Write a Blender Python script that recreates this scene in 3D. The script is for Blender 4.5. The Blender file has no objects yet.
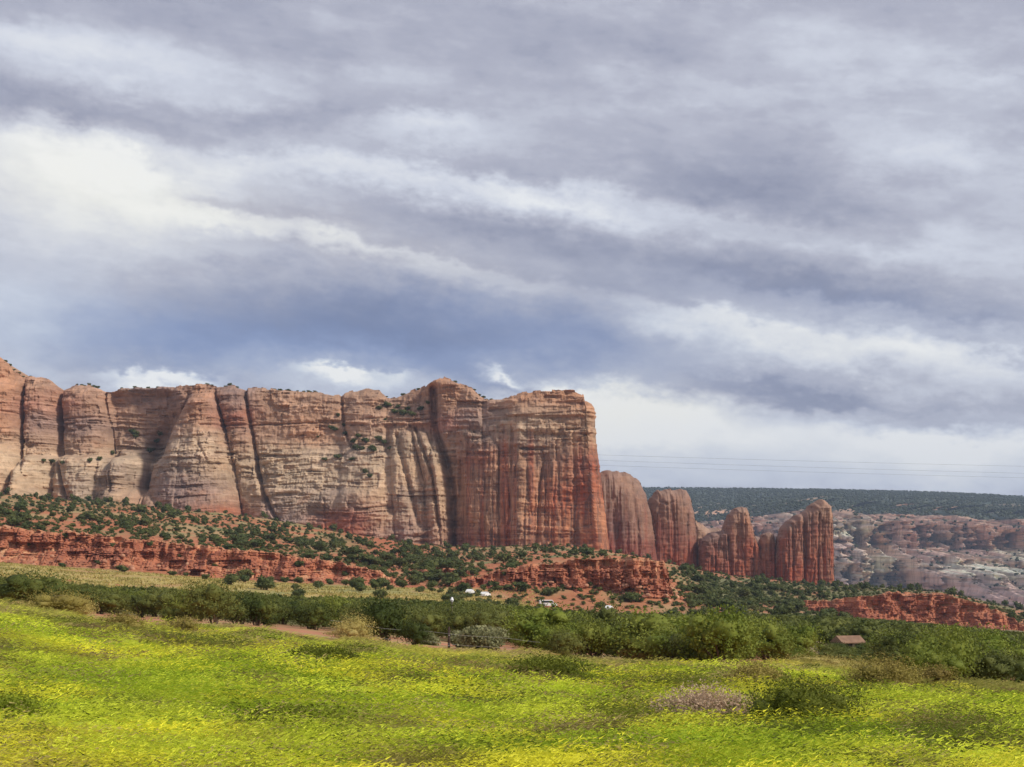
import bpy, math, random
import numpy as np
from mathutils import Vector

# ------------------------------------------------------------------ scene, camera, sky, sun
scene = bpy.context.scene
col = scene.collection
random.seed(7)
rng = np.random.default_rng(11)

F, CX, YH = 1500.0, 512.0, 560.0          # focal length in pixels, principal column, horizon row
W_, H_ = 1024, 767

cam_d = bpy.data.cameras.new("camera")
cam = bpy.data.objects.new("camera", cam_d)
col.objects.link(cam)
cam.location = (0, 0, 0)
cam.rotation_euler = (math.radians(90), 0, 0)
cam_d.sensor_width = 36.0
cam_d.lens = 36.0 * F / W_
cam_d.shift_y = (YH - H_ / 2) / W_
cam_d.clip_start = 0.5
cam_d.clip_end = 60000
scene.camera = cam

vs = scene.view_settings
vs.view_transform = 'Standard'
vs.look = 'None'
vs.gamma = 1
vs.use_curve_mapping = False
EXPOSURE = 0.85
vs.exposure = EXPOSURE

SUN_EL, SUN_AZ = 37.0, 118.0               # azimuth clockwise from +Y: behind the camera, to the right
sd = bpy.data.lights.new("sun", 'SUN')
sd.energy = 2.0
sd.angle = math.radians(8)
sd.color = (1.0, 0.93, 0.82)
sun = bpy.data.objects.new("sun", sd)
col.objects.link(sun)
_e, _a = math.radians(SUN_EL), math.radians(SUN_AZ)
sdir = Vector((math.cos(_e) * math.sin(_a), math.cos(_e) * math.cos(_a), math.sin(_e)))
sun.rotation_euler = (-sdir).to_track_quat('-Z', 'Y').to_euler()
sun.location = sdir * 500 + Vector((0, 0, 200))


def lin(r, g, b):
    f = lambda c: (c / 255.0) / 12.92 if c / 255.0 <= 0.04045 else ((c / 255.0 + 0.055) / 1.055) ** 2.4
    return (f(r), f(g), f(b))


class NT:
    """small helper that chains math nodes"""
    def __init__(self, tree):
        self.t = tree

    def n(self, typ, **kw):
        nd = self.t.nodes.new(typ)
        for k, v in kw.items():
            setattr(nd, k, v)
        return nd

    def put(self, sock, v):
        if isinstance(v, bpy.types.NodeSocket):
            self.t.links.new(v, sock)
        elif v is not None:
            sock.default_value = v

    def m(self, op, a, b=None, c=None, clamp=False):
        nd = self.n('ShaderNodeMath', operation=op, use_clamp=clamp)
        for i, v in enumerate((a, b, c)):
            self.put(nd.inputs[i], v)
        return nd.outputs[0]

    def vm(self, op, a, b=None, out=0):
        nd = self.n('ShaderNodeVectorMath', operation=op)
        self.put(nd.inputs[0], a)
        if b is not None:
            self.put(nd.inputs[1], b)
        return nd.outputs[out]

    def xyz(self, x, y, z):
        nd = self.n('ShaderNodeCombineXYZ')
        for i, v in enumerate((x, y, z)):
            self.put(nd.inputs[i], v)
        return nd.outputs[0]

    def noise(self, vec, scale, detail=4, rough=0.5, dist=0.0, out='Fac'):
        nd = self.n('ShaderNodeTexNoise')
        self.put(nd.inputs['Vector'], vec)
        nd.inputs['Scale'].default_value = scale
        nd.inputs['Detail'].default_value = detail
        nd.inputs['Roughness'].default_value = rough
        nd.inputs['Distortion'].default_value = dist
        return nd.outputs[out]

    def mix(self, fac, a, b, blend='MIX'):
        nd = self.n('ShaderNodeMix', data_type='RGBA', blend_type=blend)
        self.put(nd.inputs[0], fac)
        for sock, v in ((nd.inputs[6], a), (nd.inputs[7], b)):
            if isinstance(v, tuple) and len(v) == 3:
                v = (*v, 1)
            self.put(sock, v)
        return nd.outputs[2]

    def ramp(self, fac, stops, interp='LINEAR'):
        nd = self.n('ShaderNodeValToRGB')
        cr = nd.color_ramp
        cr.interpolation = interp
        while len(cr.elements) < len(stops):
            cr.elements.new(0.5)
        for e, (p, c) in zip(cr.elements, stops):
            e.position = p
            e.color = (*c, 1) if len(c) == 3 else c
        self.put(nd.inputs[0], fac)
        return nd.outputs[0]

    def maprange(self, v, a, b, c=0.0, d=1.0):
        nd = self.n('ShaderNodeMapRange', interpolation_type='SMOOTHSTEP')
        self.put(nd.inputs[0], v)
        for i, q in enumerate((a, b, c, d)):
            nd.inputs[i + 1].default_value = q
        return nd.outputs[0]


world = bpy.data.worlds.new("World")
scene.world = world
world.use_nodes = True
wt = world.node_tree
wt.nodes.clear()
N = NT(wt)
w_out = N.n('ShaderNodeOutputWorld')
w_bg = N.n('ShaderNodeBackground')
WSTR = 0.1
w_bg.inputs['Strength'].default_value = WSTR
wt.links.new(w_bg.outputs[0], w_out.inputs[0])
sky = N.n('ShaderNodeTexSky', sky_type='NISHITA')
sky.sun_disc = False
sky.sun_elevation = math.radians(SUN_EL)
sky.sun_rotation = math.radians(SUN_AZ)
sky.air_density = 1.2
sky.dust_density = 1.0

# stratocumulus deck: direction -> slope coordinates, warped by noise, banks of cloud laid in as soft ellipses
tc = N.n('ShaderNodeTexCoord')
sp = N.n('ShaderNodeSeparateXYZ')
N.put(sp.inputs[0], tc.outputs['Generated'])
dy = N.m('MAXIMUM', sp.outputs[1], 0.06)
u0 = N.m('DIVIDE', sp.outputs[0], dy)
v0 = N.m('DIVIDE', sp.outputs[2], dy)
az = N.m('ARCTAN2', sp.outputs[0], sp.outputs[1])
TILT = math.radians(-6)
# streaked coordinates for noise (long across the sky, tilted slightly)
su = N.m('ADD', N.m('MULTIPLY', az, math.cos(TILT)), N.m('MULTIPLY', sp.outputs[2], math.sin(TILT)))
sv = N.m('SUBTRACT', N.m('MULTIPLY', sp.outputs[2], math.cos(TILT)), N.m('MULTIPLY', az, math.sin(TILT)))
pn = N.xyz(su, N.m('MULTIPLY', sv, 2.6), 0.0)
pn2 = N.xyz(su, N.m('MULTIPLY', sv, 1.7), 3.7)
warp = N.vm('SUBTRACT', N.noise(pn2, 8.0, 5, 0.55, 0.0, 'Color'), (0.5, 0.5, 0.5))
warp2 = N.vm('SUBTRACT', N.noise(pn2, 34.0, 4, 0.6, 0.0, 'Color'), (0.5, 0.5, 0.5))
warp3 = N.vm('SUBTRACT', N.noise(pn2, 95.0, 4, 0.65, 0.0, 'Color'), (0.5, 0.5, 0.5))
wv = N.vm('ADD', N.vm('MULTIPLY', warp, (0.085, 0.045, 0)), N.vm('MULTIPLY', warp2, (0.036, 0.026, 0)))
wv = N.vm('ADD', wv, N.vm('MULTIPLY', warp3, (0.014, 0.012, 0)))
P = N.vm('ADD', N.xyz(u0, v0, 0.0), wv)
P = N.vm('MULTIPLY', P, (1, 1, 0))
P = N.vm('ADD', P, (0, 0, 1))


STROKE_GAIN = 1.08


def stroke(acc, px, py, sx, sy, ang, amp, up=1.0, down=1.0):
    """one cloud bank: centre and half sizes in pixels of slope, angle in degrees (positive = falls to the right);
    up/down > 1 sharpen its upper/lower edge"""
    amp = amp * STROKE_GAIN
    a = math.radians(ang)
    ux, uy = math.cos(a), -math.sin(a)           # long axis in (u, v)
    vx, vy = math.sin(a), math.cos(a)            # short axis pointing up
    cu, cv = (px - CX) / F, (YH - py) / F
    ka, kb = F / sx, F / sy
    A = N.vm('DOT_PRODUCT', P, (ux * ka, uy * ka, -(ux * cu + uy * cv) * ka), out=1)
    B = N.vm('DOT_PRODUCT', P, (vx * kb, vy * kb, -(vx * cu + vy * cv) * kb), out=1)
    if up != 1.0 or down != 1.0:
        B = N.m('MAXIMUM', N.m('MULTIPLY', B, up), N.m('MULTIPLY', B, -down))
    q = N.m('MULTIPLY_ADD', A, A, N.m('MULTIPLY', B, B))
    e = N.m('POWER', 2.71828, N.m('MULTIPLY', q, -1.0))
    return N.m('MULTIPLY_ADD', e, amp, acc)


fb1 = N.noise(pn, 5.0, 8, 0.58)
fb2 = N.noise(N.xyz(su, N.m('MULTIPLY', sv, 3.4), 9.1), 22.0, 6, 0.6)
fb3 = N.noise(N.xyz(su, N.m('MULTIPLY', sv, 1.8), 5.1), 60.0, 5, 0.65)
L = N.m('MULTIPLY_ADD', N.m('SUBTRACT', fb1, 0.5), 0.28, 0.0)
L = N.m('MULTIPLY_ADD', N.m('SUBTRACT', fb2, 0.5), 0.17, L)
L = N.m('MULTIPLY_ADD', N.m('SUBTRACT', fb3, 0.5), 0.11, L)
ed1 = N.m('MULTIPLY_ADD', fb2, 0.42, N.m('MULTIPLY_ADD', fb3, 0.16, N.m('MULTIPLY', fb1, 0.6)))
L = N.m('MULTIPLY_ADD', N.maprange(ed1, 0.575, 0.66), 0.035, L)
L = N.m('MULTIPLY_ADD', N.maprange(ed1, 0.54, 0.49), -0.03, L)
fb4 = N.noise(N.xyz(su, N.m('MULTIPLY', sv, 2.4), 21.1), 5.0, 9, 0.56)
L = N.m('MULTIPLY_ADD', N.maprange(fb4, 0.47, 0.56), 0.09, L)
L = N.m('SUBTRACT', L, 0.045)
Rain = stroke(stroke(0.0, 300, 325, 300, 38, 2, 0.62), 840, 455, 300, 40, 0, 0.5)
L = N.m('MULTIPLY_ADD', L, N.m('SUBTRACT', 1.0, N.m('MINIMUM', Rain, 0.85)), 0.525)
STROKES = [
    # px, py, sx, sy, angle, amp, up, down
    (150, 62, 230, 26, 12, 0.12, 1.0, 1.0),
    (390, 85, 120, 14, 8, 0.08, 1.0, 1.0),
    (60, 105, 150, 22, 12, -0.22, 1.0, 1.7),
    (290, 118, 170, 18, 5, -0.16, 1.0, 1.3),
    (90, 10, 160, 20, 5, -0.08, 1.0, 1.0),
    (20, 148, 150, 46, 14, 0.36, 2.4, 0.8),
    (110, 150, 70, 20, 22, 0.16, 2.2, 1.0),
    (180, 190, 140, 34, 8, 0.20, 1.0, 1.0),
    (50, 240, 170, 50, 3, 0.22, 1.0, 1.0),
    (395, 132, 90, 20, 4, 0.22, 1.6, 0.9),
    (520, 190, 210, 20, 7, 0.26, 1.5, 0.9),
    (300, 165, 150, 20, 8, 0.20, 1.4, 0.9),
    (210, 205, 60, 10, 10, -0.14, 1.0, 1.0),
    (300, 222, 110, 14, 10, -0.10, 1.0, 1.0),
    (480, 225, 160, 14, 10, -0.12, 1.0, 1.0),
    (400, 252, 200, 13, 12, 0.24, 2.0, 0.8),
    (230, 225, 80, 16, 12, 0.12, 1.2, 1.0),
    (330, 300, 330, 30, 6, -0.19, 1.0, 1.0),
    (420, 335, 220, 26, 2, -0.22, 1.0, 1.0),
    (180, 335, 200, 34, -4, -0.16, 1.0, 1.0),
    (40, 315, 80, 55, 0, 0.16, 1.0, 1.0),
    (600, 300, 90, 24, 10, -0.16, 1.0, 1.0),
    (610, 260, 110, 16, 14, -0.08, 1.0, 1.0),
    (900, 305, 180, 24, 10, -0.24, 1.0, 2.4),
    (720, 265, 140, 20, 12, -0.10, 1.0, 1.0),
    (680, 120, 120, 30, 6, 0.06, 1.0, 1.0),
    (840, 205, 170, 26, 8, -0.14, 1.0, 1.0),
    (700, 185, 90, 26, 8, -0.10, 1.0, 1.0),
    (930, 150, 130, 22, 2, 0.12, 1.2, 1.0),
    (880, 45, 140, 22, 5, 0.08, 1.0, 1.0),
    (620, 40, 170, 24, 5, -0.06, 1.0, 1.0),
    (960, 245, 120, 20, 6, 0.10, 1.0, 1.0),
    (820, 338, 220, 26, 9, 0.36, 2.4, 0.8),
    (690, 320, 80, 16, 6, 0.14, 1.3, 1.0),
    (910, 401, 160, 13, 3, -0.24, 1.2, 2.2),
    (790, 385, 90, 12, 6, -0.16, 1.0, 1.2),
    (700, 375, 120, 10, 3, -0.12, 1.0, 1.0),
    (630, 408, 90, 44, 0, 0.62, 1.3, 1.0),
    (560, 385, 34, 14, 0, 0.30, 1.5, 1.0),
    (760, 430, 180, 34, 2, 0.33, 1.2, 1.0),
    (960, 440, 110, 26, 2, 0.44, 2.0, 0.8),
    (820, 480, 300, 26, 1, 0.18, 1.0, 1.0),
    (168, 377, 46, 13, 0, 0.62, 2.4, 1.0),
    (352, 369, 46, 15, 0, 0.80, 2.4, 1.0),
    (368, 370, 17, 8, 10, -0.44, 1.0, 1.0),
    (504, 372, 17, 7, 20, 0.55, 1.3, 1.0),
    (520, 384, 32, 7, 8, -0.30, 1.0, 1.2),
    (450, 370, 60, 16, 0, -0.18, 1.0, 1.0),
    (30, 40, 120, 18, 16, 0.08, 2.2, 0.8),
    (330, 60, 90, 26, 0, -0.08, 1.0, 1.0),
    (430, 122, 70, 16, 0, 0.14, 2.4, 0.8),
    (560, 205, 90, 14, 10, 0.14, 2.4, 0.8),
    (470, 170, 60, 12, 6, -0.10, 1.0, 1.6),
    (330, 255, 130, 10, 6, -0.10, 1.0, 1.8),
    (745, 150, 60, 22, 0, -0.07, 1.0, 1.0),
    (780, 90, 120, 14, 6, 0.07, 2.0, 0.8),
    (980, 80, 90, 14, 4, 0.08, 2.0, 0.8),
    (600, 100, 80, 14, 4, -0.06, 1.0, 1.6),
    (880, 250, 130, 12, 6, 0.10, 2.2, 0.8),
    (760, 225, 110, 12, 8, 0.08, 2.2, 0.8),
    (940, 345, 120, 12, 12, 0.14, 2.4, 0.8),
    (860, 372, 90, 9, 6, -0.10, 1.0, 1.8),
    (960, 418, 110, 9, 3, -0.10, 1.0, 1.8),
    (925, 398, 50, 8, 3, 0.14, 2.4, 0.8),
]
for s_ in STROKES:
    L = stroke(L, *s_)
STROKE_GAIN = 1.0
Bl = stroke(0.0, 300, 350, 330, 42, 3, 0.62)
Bl = stroke(Bl, 560, 325, 230, 40, 8, 0.30)
Bl = stroke(Bl, 900, 320, 220, 26, 9, 0.22)
Bl = stroke(Bl, 860, 460, 420, 44, 1, 0.30)
Bl = stroke(Bl, 40, 330, 160, 50, 0, 0.22)
Wm = stroke(0.0, 80, 190, 190, 60, 8, 0.60)
Wm = stroke(Wm, 630, 400, 120, 40, 0, 0.80)
Wm = stroke(Wm, 380, 250, 220, 22, 12, 0.45)
Wm = stroke(Wm, 350, 364, 60, 18, 0, 0.45)
Wm = stroke(Wm, 820, 340, 200, 22, 9, 0.20)
grey = N.ramp(L, [(0.0, lin(108, 114, 138)), (0.25, lin(146, 150, 171)), (0.5, lin(182, 184, 199)),
                  (0.72, lin(212, 216, 228)), (0.92, lin(238, 240, 243)), (1.0, lin(247, 248, 248))])
blue = N.ramp(L, [(0.0, lin(92, 118, 172)), (0.25, lin(128, 152, 200)), (0.5, lin(168, 184, 216)),
                  (0.72, lin(206, 218, 234)), (0.92, lin(240, 243, 246)), (1.0, lin(248, 249, 250))])
warm = N.ramp(L, [(0.0, lin(120, 118, 130)), (0.25, lin(158, 154, 164)), (0.5, lin(194, 190, 194)),
                  (0.72, lin(222, 219, 216)), (0.92, lin(245, 243, 232)), (1.0, lin(252, 250, 240))])
cl = N.mix(N.m('MINIMUM', Wm, 1.0), grey, warm)
cl = N.mix(N.m('MINIMUM', Bl, 1.0), cl, blue)
GAIN = 1.0 / WSTR / (2 ** EXPOSURE)
cl = N.vm('SCALE', cl)
cl.node.inputs['Scale'].default_value = GAIN
final = N.mix(0.97, sky.outputs[0], cl)
wt.links.new(final, w_bg.inputs['Color'])

# ------------------------------------------------------------------ numpy noise
_perm = np.concatenate([rng.permutation(256)] * 3)
_g = rng.normal(size=(256, 3))
_g /= np.linalg.norm(_g, axis=1)[:, None]


def perlin(x, y, z):
    x, y, z = np.broadcast_arrays(np.asarray(x, float), np.asarray(y, float), np.asarray(z, float))
    xi, yi, zi = np.floor(x).astype(int), np.floor(y).astype(int), np.floor(z).astype(int)
    xf, yf, zf = x - xi, y - yi, z - zi
    f = lambda t: t * t * t * (t * (t * 6 - 15) + 10)
    u, v, w = f(xf), f(yf), f(zf)
    xi &= 255; yi &= 255; zi &= 255

    def gd(i, j, k):
        h = _perm[_perm[_perm[(xi + i) & 255] + ((yi + j) & 255)] + ((zi + k) & 255)]
        g = _g[h]
        return g[..., 0] * (xf - i) + g[..., 1] * (yf - j) + g[..., 2] * (zf - k)
    L4 = []
    for k in (0, 1):
        a = gd(0, 0, k) * (1 - u) + gd(1, 0, k) * u
        b = gd(0, 1, k) * (1 - u) + gd(1, 1, k) * u
        L4.append(a * (1 - v) + b * v)
    return 1.6 * (L4[0] * (1 - w) + L4[1] * w)


def fbm(x, y, z, octv=4, rough=0.5):
    s, a, t = 0, 1.0, 0
    for i in range(octv):
        s = s + a * perlin(x * 2 ** i + 17.3 * i, y * 2 ** i + 5.1 * i, z * 2 ** i + 9.7 * i)
        t += a
        a *= rough
    return s / t


def sstep(a, b, x):
    t = np.clip((x - a) / (b - a), 0, 1)
    return t * t * (3 - 2 * t)


def hashi(*ks):
    h = np.zeros(np.broadcast(*[np.asarray(k) for k in ks]).shape, dtype=np.int64)
    for k in ks:
        h = (h * 374761393 + np.asarray(k).astype(np.int64) * 668265263 + 1274126177) & 0x7fffffff
        h = ((h ^ (h >> 13)) * 1103515245) & 0x7fffffff
        h ^= h >> 9
    return (h & 0xffff) / 65535.0


# ------------------------------------------------------------------ objects
def mesh_np(name, verts, faces, mat=None, colors=None, smooth=False, attrs=None):
    """verts (n,3); faces (m,3) or (m,4)"""
    verts = np.ascontiguousarray(verts, dtype=np.float32)
    faces = np.ascontiguousarray(faces, dtype=np.int32)
    me = bpy.data.meshes.new(name)
    k = faces.shape[1]
    me.vertices.add(len(verts))
    me.vertices.foreach_set('co', verts.ravel())
    me.loops.add(faces.size)
    me.loops.foreach_set('vertex_index', faces.ravel())
    me.polygons.add(len(faces))
    me.polygons.foreach_set('loop_start', np.arange(0, faces.size, k, dtype=np.int32))
    if smooth:
        me.polygons.foreach_set('use_smooth', np.ones(len(faces), dtype=bool))
    me.update(calc_edges=True)
    if colors is not None:
        a = me.attributes.new('tint', 'FLOAT_COLOR', 'POINT')
        c = np.ones((len(verts), 4), dtype=np.float32)
        c[:, :3] = colors
        a.data.foreach_set('color', c.ravel())
    for nm, arr in (attrs or {}).items():
        a = me.attributes.new(nm, 'FLOAT', 'POINT')
        a.data.foreach_set('value', np.ascontiguousarray(arr, dtype=np.float32))
    if mat:
        me.materials.append(mat)
    me.validate()
    return me


def link(name, data, parent=None, label=None, cat=None, group=None, kind=None, loc=None):
    o = bpy.data.objects.new(name, data)
    col.objects.link(o)
    if parent is not None:
        o.parent = parent
    if label:
        o['label'] = label
    if cat:
        o['category'] = cat
    if group:
        o['group'] = group
    if kind:
        o['kind'] = kind
    if loc is not None:
        o.location = loc
    return o


def grid_faces(nr, nc, flip=False):
    i = np.arange(nr - 1)[:, None] * nc + np.arange(nc - 1)[None, :]
    q = np.stack([i, i + 1, i + nc + 1, i + nc], -1).reshape(-1, 4)
    return q[:, ::-1] if flip else q


def submesh(verts, faces, colors, keep, attrs=None):
    f = faces[keep]
    used, inv = np.unique(f, return_inverse=True)
    return (verts[used], inv.reshape(f.shape), None if colors is None else colors[used],
            {k: v[used] for k, v in (attrs or {}).items()})


# ------------------------------------------------------------------ materials
def new_mat(name):
    m = bpy.data.materials.new(name)
    m.use_nodes = True
    t = m.node_tree
    b = t.nodes['Principled BSDF']
    b.inputs['Roughness'].default_value = 0.9
    b.inputs['Specular IOR Level'].default_value = 0.15
    return m, NT(t), b


def rock_material(name, bed, streak, speck, bed_amt=0.45, dark=(0.10, 0.065, 0.055), bump=0.4, bump_d=0.6):
    """tint attribute x thin bedding lines x desert-varnish streaks (their own 'varnish' attribute) x grain"""
    m, n, b = new_mat(name)
    at = n.n('ShaderNodeAttribute', attribute_name='tint').outputs['Color']
    vn = n.n('ShaderNodeAttribute', attribute_name='varnish').outputs['Fac']
    pos = n.n('ShaderNodeNewGeometry').outputs['Position']
    wob = n.noise(pos, 0.03, 3, 0.5, 0, 'Color')
    p2 = n.vm('ADD', pos, n.vm('MULTIPLY', wob, (0, 0, 9)))
    beds = n.noise(n.vm('MULTIPLY', p2, (bed * 0.045, bed * 0.045, bed)), 1.0, 5, 0.65)
    c = n.mix(n.maprange(beds, 0.56, 0.74, 0.0, bed_amt), at, n.mix(0.75, at, (0.08, 0.04, 0.03)))
    c = n.mix(n.maprange(beds, 0.44, 0.28, 0.0, bed_amt * 0.8), c, n.mix(0.5, at, (0.52, 0.40, 0.29)))
    grain = n.noise(pos, speck, 5, 0.7)
    c = n.mix(n.maprange(grain, 0.54, 0.72, 0, 0.55), c, n.mix(0.6, c, (0.06, 0.035, 0.03)))
    c = n.mix(n.maprange(grain, 0.46, 0.30, 0, 0.35), c, n.mix(0.5, c, (0.55, 0.38, 0.26)))
    stv = n.noise(n.vm('MULTIPLY', pos, (streak, streak, streak * 0.045)), 1.0, 4, 0.6)
    st = n.m('MULTIPLY', n.maprange(stv, 0.46, 0.60), vn, clamp=True)
    c = n.mix(st, c, dark)
    n.put(b.inputs['Base Color'], c)
    bp = n.n('ShaderNodeBump')
    bp.inputs['Strength'].default_value = bump
    bp.inputs['Distance'].default_value = bump_d
    n.put(bp.inputs['Height'], n.m('ADD', n.m('MULTIPLY', beds, 1.2), grain))
    n.put(b.inputs['Normal'], bp.outputs[0])
    return m


M_cliff = rock_material('layered_sandstone', 0.55, 0.45, 0.22)
M_tower = rock_material('fluted_red_sandstone', 0.7, 0.5, 0.3, 0.35)
M_ledge = rock_material('red_ledge_rock', 1.2, 0.6, 0.8, 0.4, bump=0.5, bump_d=0.3)
M_far = rock_material('far_canyon_rock', 0.10, 0.06, 0.03, 0.4, bump=0.3, bump_d=3)


def plain(name, c, var=0.25, scale=6.0, rough=0.9, metal=0.0):
    m, n, b = new_mat(name)
    tcn = n.n('ShaderNodeTexCoord').outputs['Object']
    nz = n.noise(tcn, scale, 4, 0.6)
    c2 = tuple(v * (1 - var) for v in c)
    n.put(b.inputs['Base Color'], n.mix(n.maprange(nz, 0.35, 0.65), c2, c))
    b.inputs['Roughness'].default_value = rough
    b.inputs['Metallic'].default_value = metal
    return m


def foliage(name, c1, c2, var=0.35):
    """leaf colour, differing from plant to plant (Object Info random) and from clump to clump"""
    m, n, b = new_mat(name)
    r = n.n('ShaderNodeObjectInfo').outputs['Random']
    pos = n.n('ShaderNodeNewGeometry').outputs['Position']
    nz = n.noise(pos, 0.9, 3, 0.6)
    c = n.mix(n.maprange(nz, 0.35, 0.65), c1, c2)
    c = n.mix(n.m('MULTIPLY', r, var), c, n.mix(0.5, c2, (0.14, 0.13, 0.05)))
    big = n.noise(pos, 0.16, 3, 0.6)
    c = n.mix(n.maprange(big, 0.48, 0.66, 0, var * 1.6), c, n.mix(0.45, c2, (0.20, 0.19, 0.05)))
    c = n.mix(n.maprange(big, 0.46, 0.34, 0, var * 1.4), c, n.mix(0.55, c1, (0.02, 0.035, 0.012)))
    n.put(b.inputs['Base Color'], c)
    b.inputs['Roughness'].default_value = 0.7
    t = m.node_tree
    tr = n.n('ShaderNodeBsdfTranslucent')
    n.put(tr.inputs['Color'], c)
    mx = n.n('ShaderNodeMixShader')
    mx.inputs[0].default_value = 0.25
    t.links.new(b.outputs[0], mx.inputs[1])
    t.links.new(tr.outputs[0], mx.inputs[2])
    t.links.new(mx.outputs[0], t.nodes['Material Output'].inputs['Surface'])
    return m


M_bush = foliage('bush_leaves', (0.058, 0.085, 0.016), (0.150, 0.172, 0.038), 0.5)
M_bush_light = foliage('light_bush_leaves', (0.13, 0.18, 0.022), (0.25, 0.28, 0.045))
M_juniper = foliage('juniper_leaves', (0.048, 0.074, 0.022), (0.115, 0.135, 0.042))
M_woods = foliage('far_pinyon_leaves', (0.022, 0.042, 0.030), (0.045, 0.068, 0.046))
M_brush = foliage('scrub_leaves', (0.085, 0.11, 0.035), (0.17, 0.18, 0.06))
M_sage = foliage('sage_leaves', (0.20, 0.21, 0.10), (0.32, 0.31, 0.16), 0.15)
M_dry = foliage('dry_brush_twigs', (0.50, 0.36, 0.24), (0.64, 0.49, 0.34), 0.1)
M_brown = foliage('brown_brush_twigs', (0.24, 0.18, 0.05), (0.38, 0.31, 0.08), 0.15)
M_deep = foliage('weed_leaves', (0.10, 0.125, 0.014), (0.19, 0.21, 0.022), 0.15)
M_weed = foliage('pale_weed_leaves', (0.20, 0.25, 0.02), (0.34, 0.38, 0.03), 0.15)
M_straw = foliage('straw_grass', (0.42, 0.36, 0.10), (0.55, 0.45, 0.16), 0.15)
M_wood = plain('rough_bark', (0.16, 0.11, 0.08), 0.4, 3)

# ------------------------------------------------------------------ the ground
T_px = np.array([-300, 0, 125, 250, 350, 450, 560, 620, 664, 690, 720, 830, 900, 960, 1024, 1324], float)
T_y = {
    60: [598, 603, 624, 630, 643, 655, 663, 666, 667, 668, 668, 674, 682, 688, 691, 696],
    110: [592, 598, 613, 620, 626, 636, 642, 644, 646, 647, 649, 657, 663, 662, 664, 670],
    180: [588, 593, 605, 611, 615, 620, 627, 630, 632, 630, 632, 638, 642, 646, 648, 655],
    300: [577, 582, 592, 600, 604, 605, 617, 620, 621, 620, 621, 626, 631, 636, 640, 648],
    430: [554, 563, 573, 583, 587, 593, 609, 613, 613, 611, 611, 619, 626, 630, 634, 642],
    465: [551, 562, 571, 581, 586, 586, 585, 588, 594, 603, 608, 620, 626, 630, 633, 642],
    520: [508, 522, 533, 549, 560, 572, 557, 555, 572, 594, 600, 618, 624, 628, 632, 640],
    645: [496, 511, 524, 539, 553, 564, 556, 557, 570, 584, 590, 620, 628, 632, 634, 642],
    680: [493, 508, 518, 533, 548, 559, 553, 557, 568, 577, 582, 593, 594, 598, 616, 636],
    950: [478, 494, 505, 516, 533, 548, 544, 552, 564, 570, 575, 586, 588, 594, 612, 640],
    1200: [478, 494, 505, 516, 533, 548, 552, 556, 566, 572, 578, 590, 592, 600, 620, 650],
}
lY = np.log(np.array([12.0] + list(T_y)))
Ztab = np.array([[-1.66] * len(T_px)] + [[(YH - y) / F * Y for y in row] for Y, row in T_y.items()])
GPX = np.arange(-400, 1425, 5.0)
GLY = np.linspace(math.log(12), math.log(1200), 300)
_t1 = np.array([np.interp(GPX, T_px, r) for r in Ztab])
_t2 = np.array([np.interp(np.exp(GLY), np.exp(lY), _t1[:, j]) for j in range(len(GPX))]).T


def blur(a, k, axis):
    pad = [(0, 0), (0, 0)]
    pad[axis] = (k, k)
    ap = np.pad(a, pad, mode='edge')
    c = np.cumsum(ap, axis=axis)
    n = a.shape[axis]
    hi = np.take(c, np.arange(2 * k, 2 * k + n), axis=axis)
    lo = np.take(np.concatenate([np.zeros_like(np.take(c, [0], axis=axis)), c], axis=axis), np.arange(n), axis=axis)
    return (hi - lo) / (2 * k + 1)


for _ in range(2):
    _t2 = blur(_t2, 3, 1)
    _t2 = blur(_t2, 1, 0)
GZ = _t2


def gz(X, Y):
    """height of the ground"""
    X, Y = np.asarray(X, float), np.asarray(Y, float)
    Yc = np.clip(Y, 12, 1200)
    px = np.clip(CX + F * X / np.maximum(Y, 12), GPX[0], GPX[-1] - 0.01)
    fx = (px - GPX[0]) / 5.0
    fy = np.clip((np.log(Yc) - GLY[0]) / (GLY[1] - GLY[0]), 0, len(GLY) - 1.001)
    i, j = np.floor(fy).astype(int), np.floor(fx).astype(int)
    j = np.minimum(j, len(GPX) - 2)
    a, b = fy - i, fx - j
    z = (GZ[i, j] * (1 - a) * (1 - b) + GZ[i + 1, j] * a * (1 - b) + GZ[i, j + 1] * (1 - a) * b + GZ[i + 1, j + 1] * a * b)
    amp = np.interp(Y, [0, 12, 40, 70, 200, 450, 900, 1200], [0.05, 0.12, 0.25, 0.2, 0.5, 1.2, 2.5, 3.0])
    sc = np.interp(Y, [0, 12, 70, 200, 1200], [4, 4, 8, 20, 35])
    z = z + amp * fbm(X / sc, Y / sc, np.zeros_like(X) + 0.5, 3)
    # beyond the cliffs the land drops into the canyon
    z = z + (-230 - z) * sstep(1230, 1900, Y)
    return z


def at(px, Y):
    """world x, y, z on the ground where column px meets depth Y"""
    X = (px - CX) / F * Y
    return X, Y, float(gz(X, Y))


cols_px = np.concatenate([-np.geomspace(20000, 700, 24)[:-1], np.arange(-700, -60, 16.0), np.arange(-60, 1084, 3.0),
                          np.arange(1084, 1724, 16.0), np.geomspace(1724, 21000, 24)])
rows_Y = np.concatenate([[-700, -300, -120, -50, -20, -5, 3, 7], np.geomspace(10, 1250, 380), [1300, 1400, 1500, 1600, 1750, 1900, 2300, 3000, 4500, 7000]])
Wd = np.where(rows_Y > 12, rows_Y, 12 + np.maximum(0, 12 - rows_Y) * 0.6)
GX = (cols_px[None, :] - CX) / F * Wd[:, None]
GX = 8000 * np.tanh(GX / 8000)
GYY = np.broadcast_to(rows_Y[:, None], GX.shape)
Gz = gz(GX, GYY)
gpx = np.broadcast_to(cols_px[None, :], GX.shape)


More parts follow.
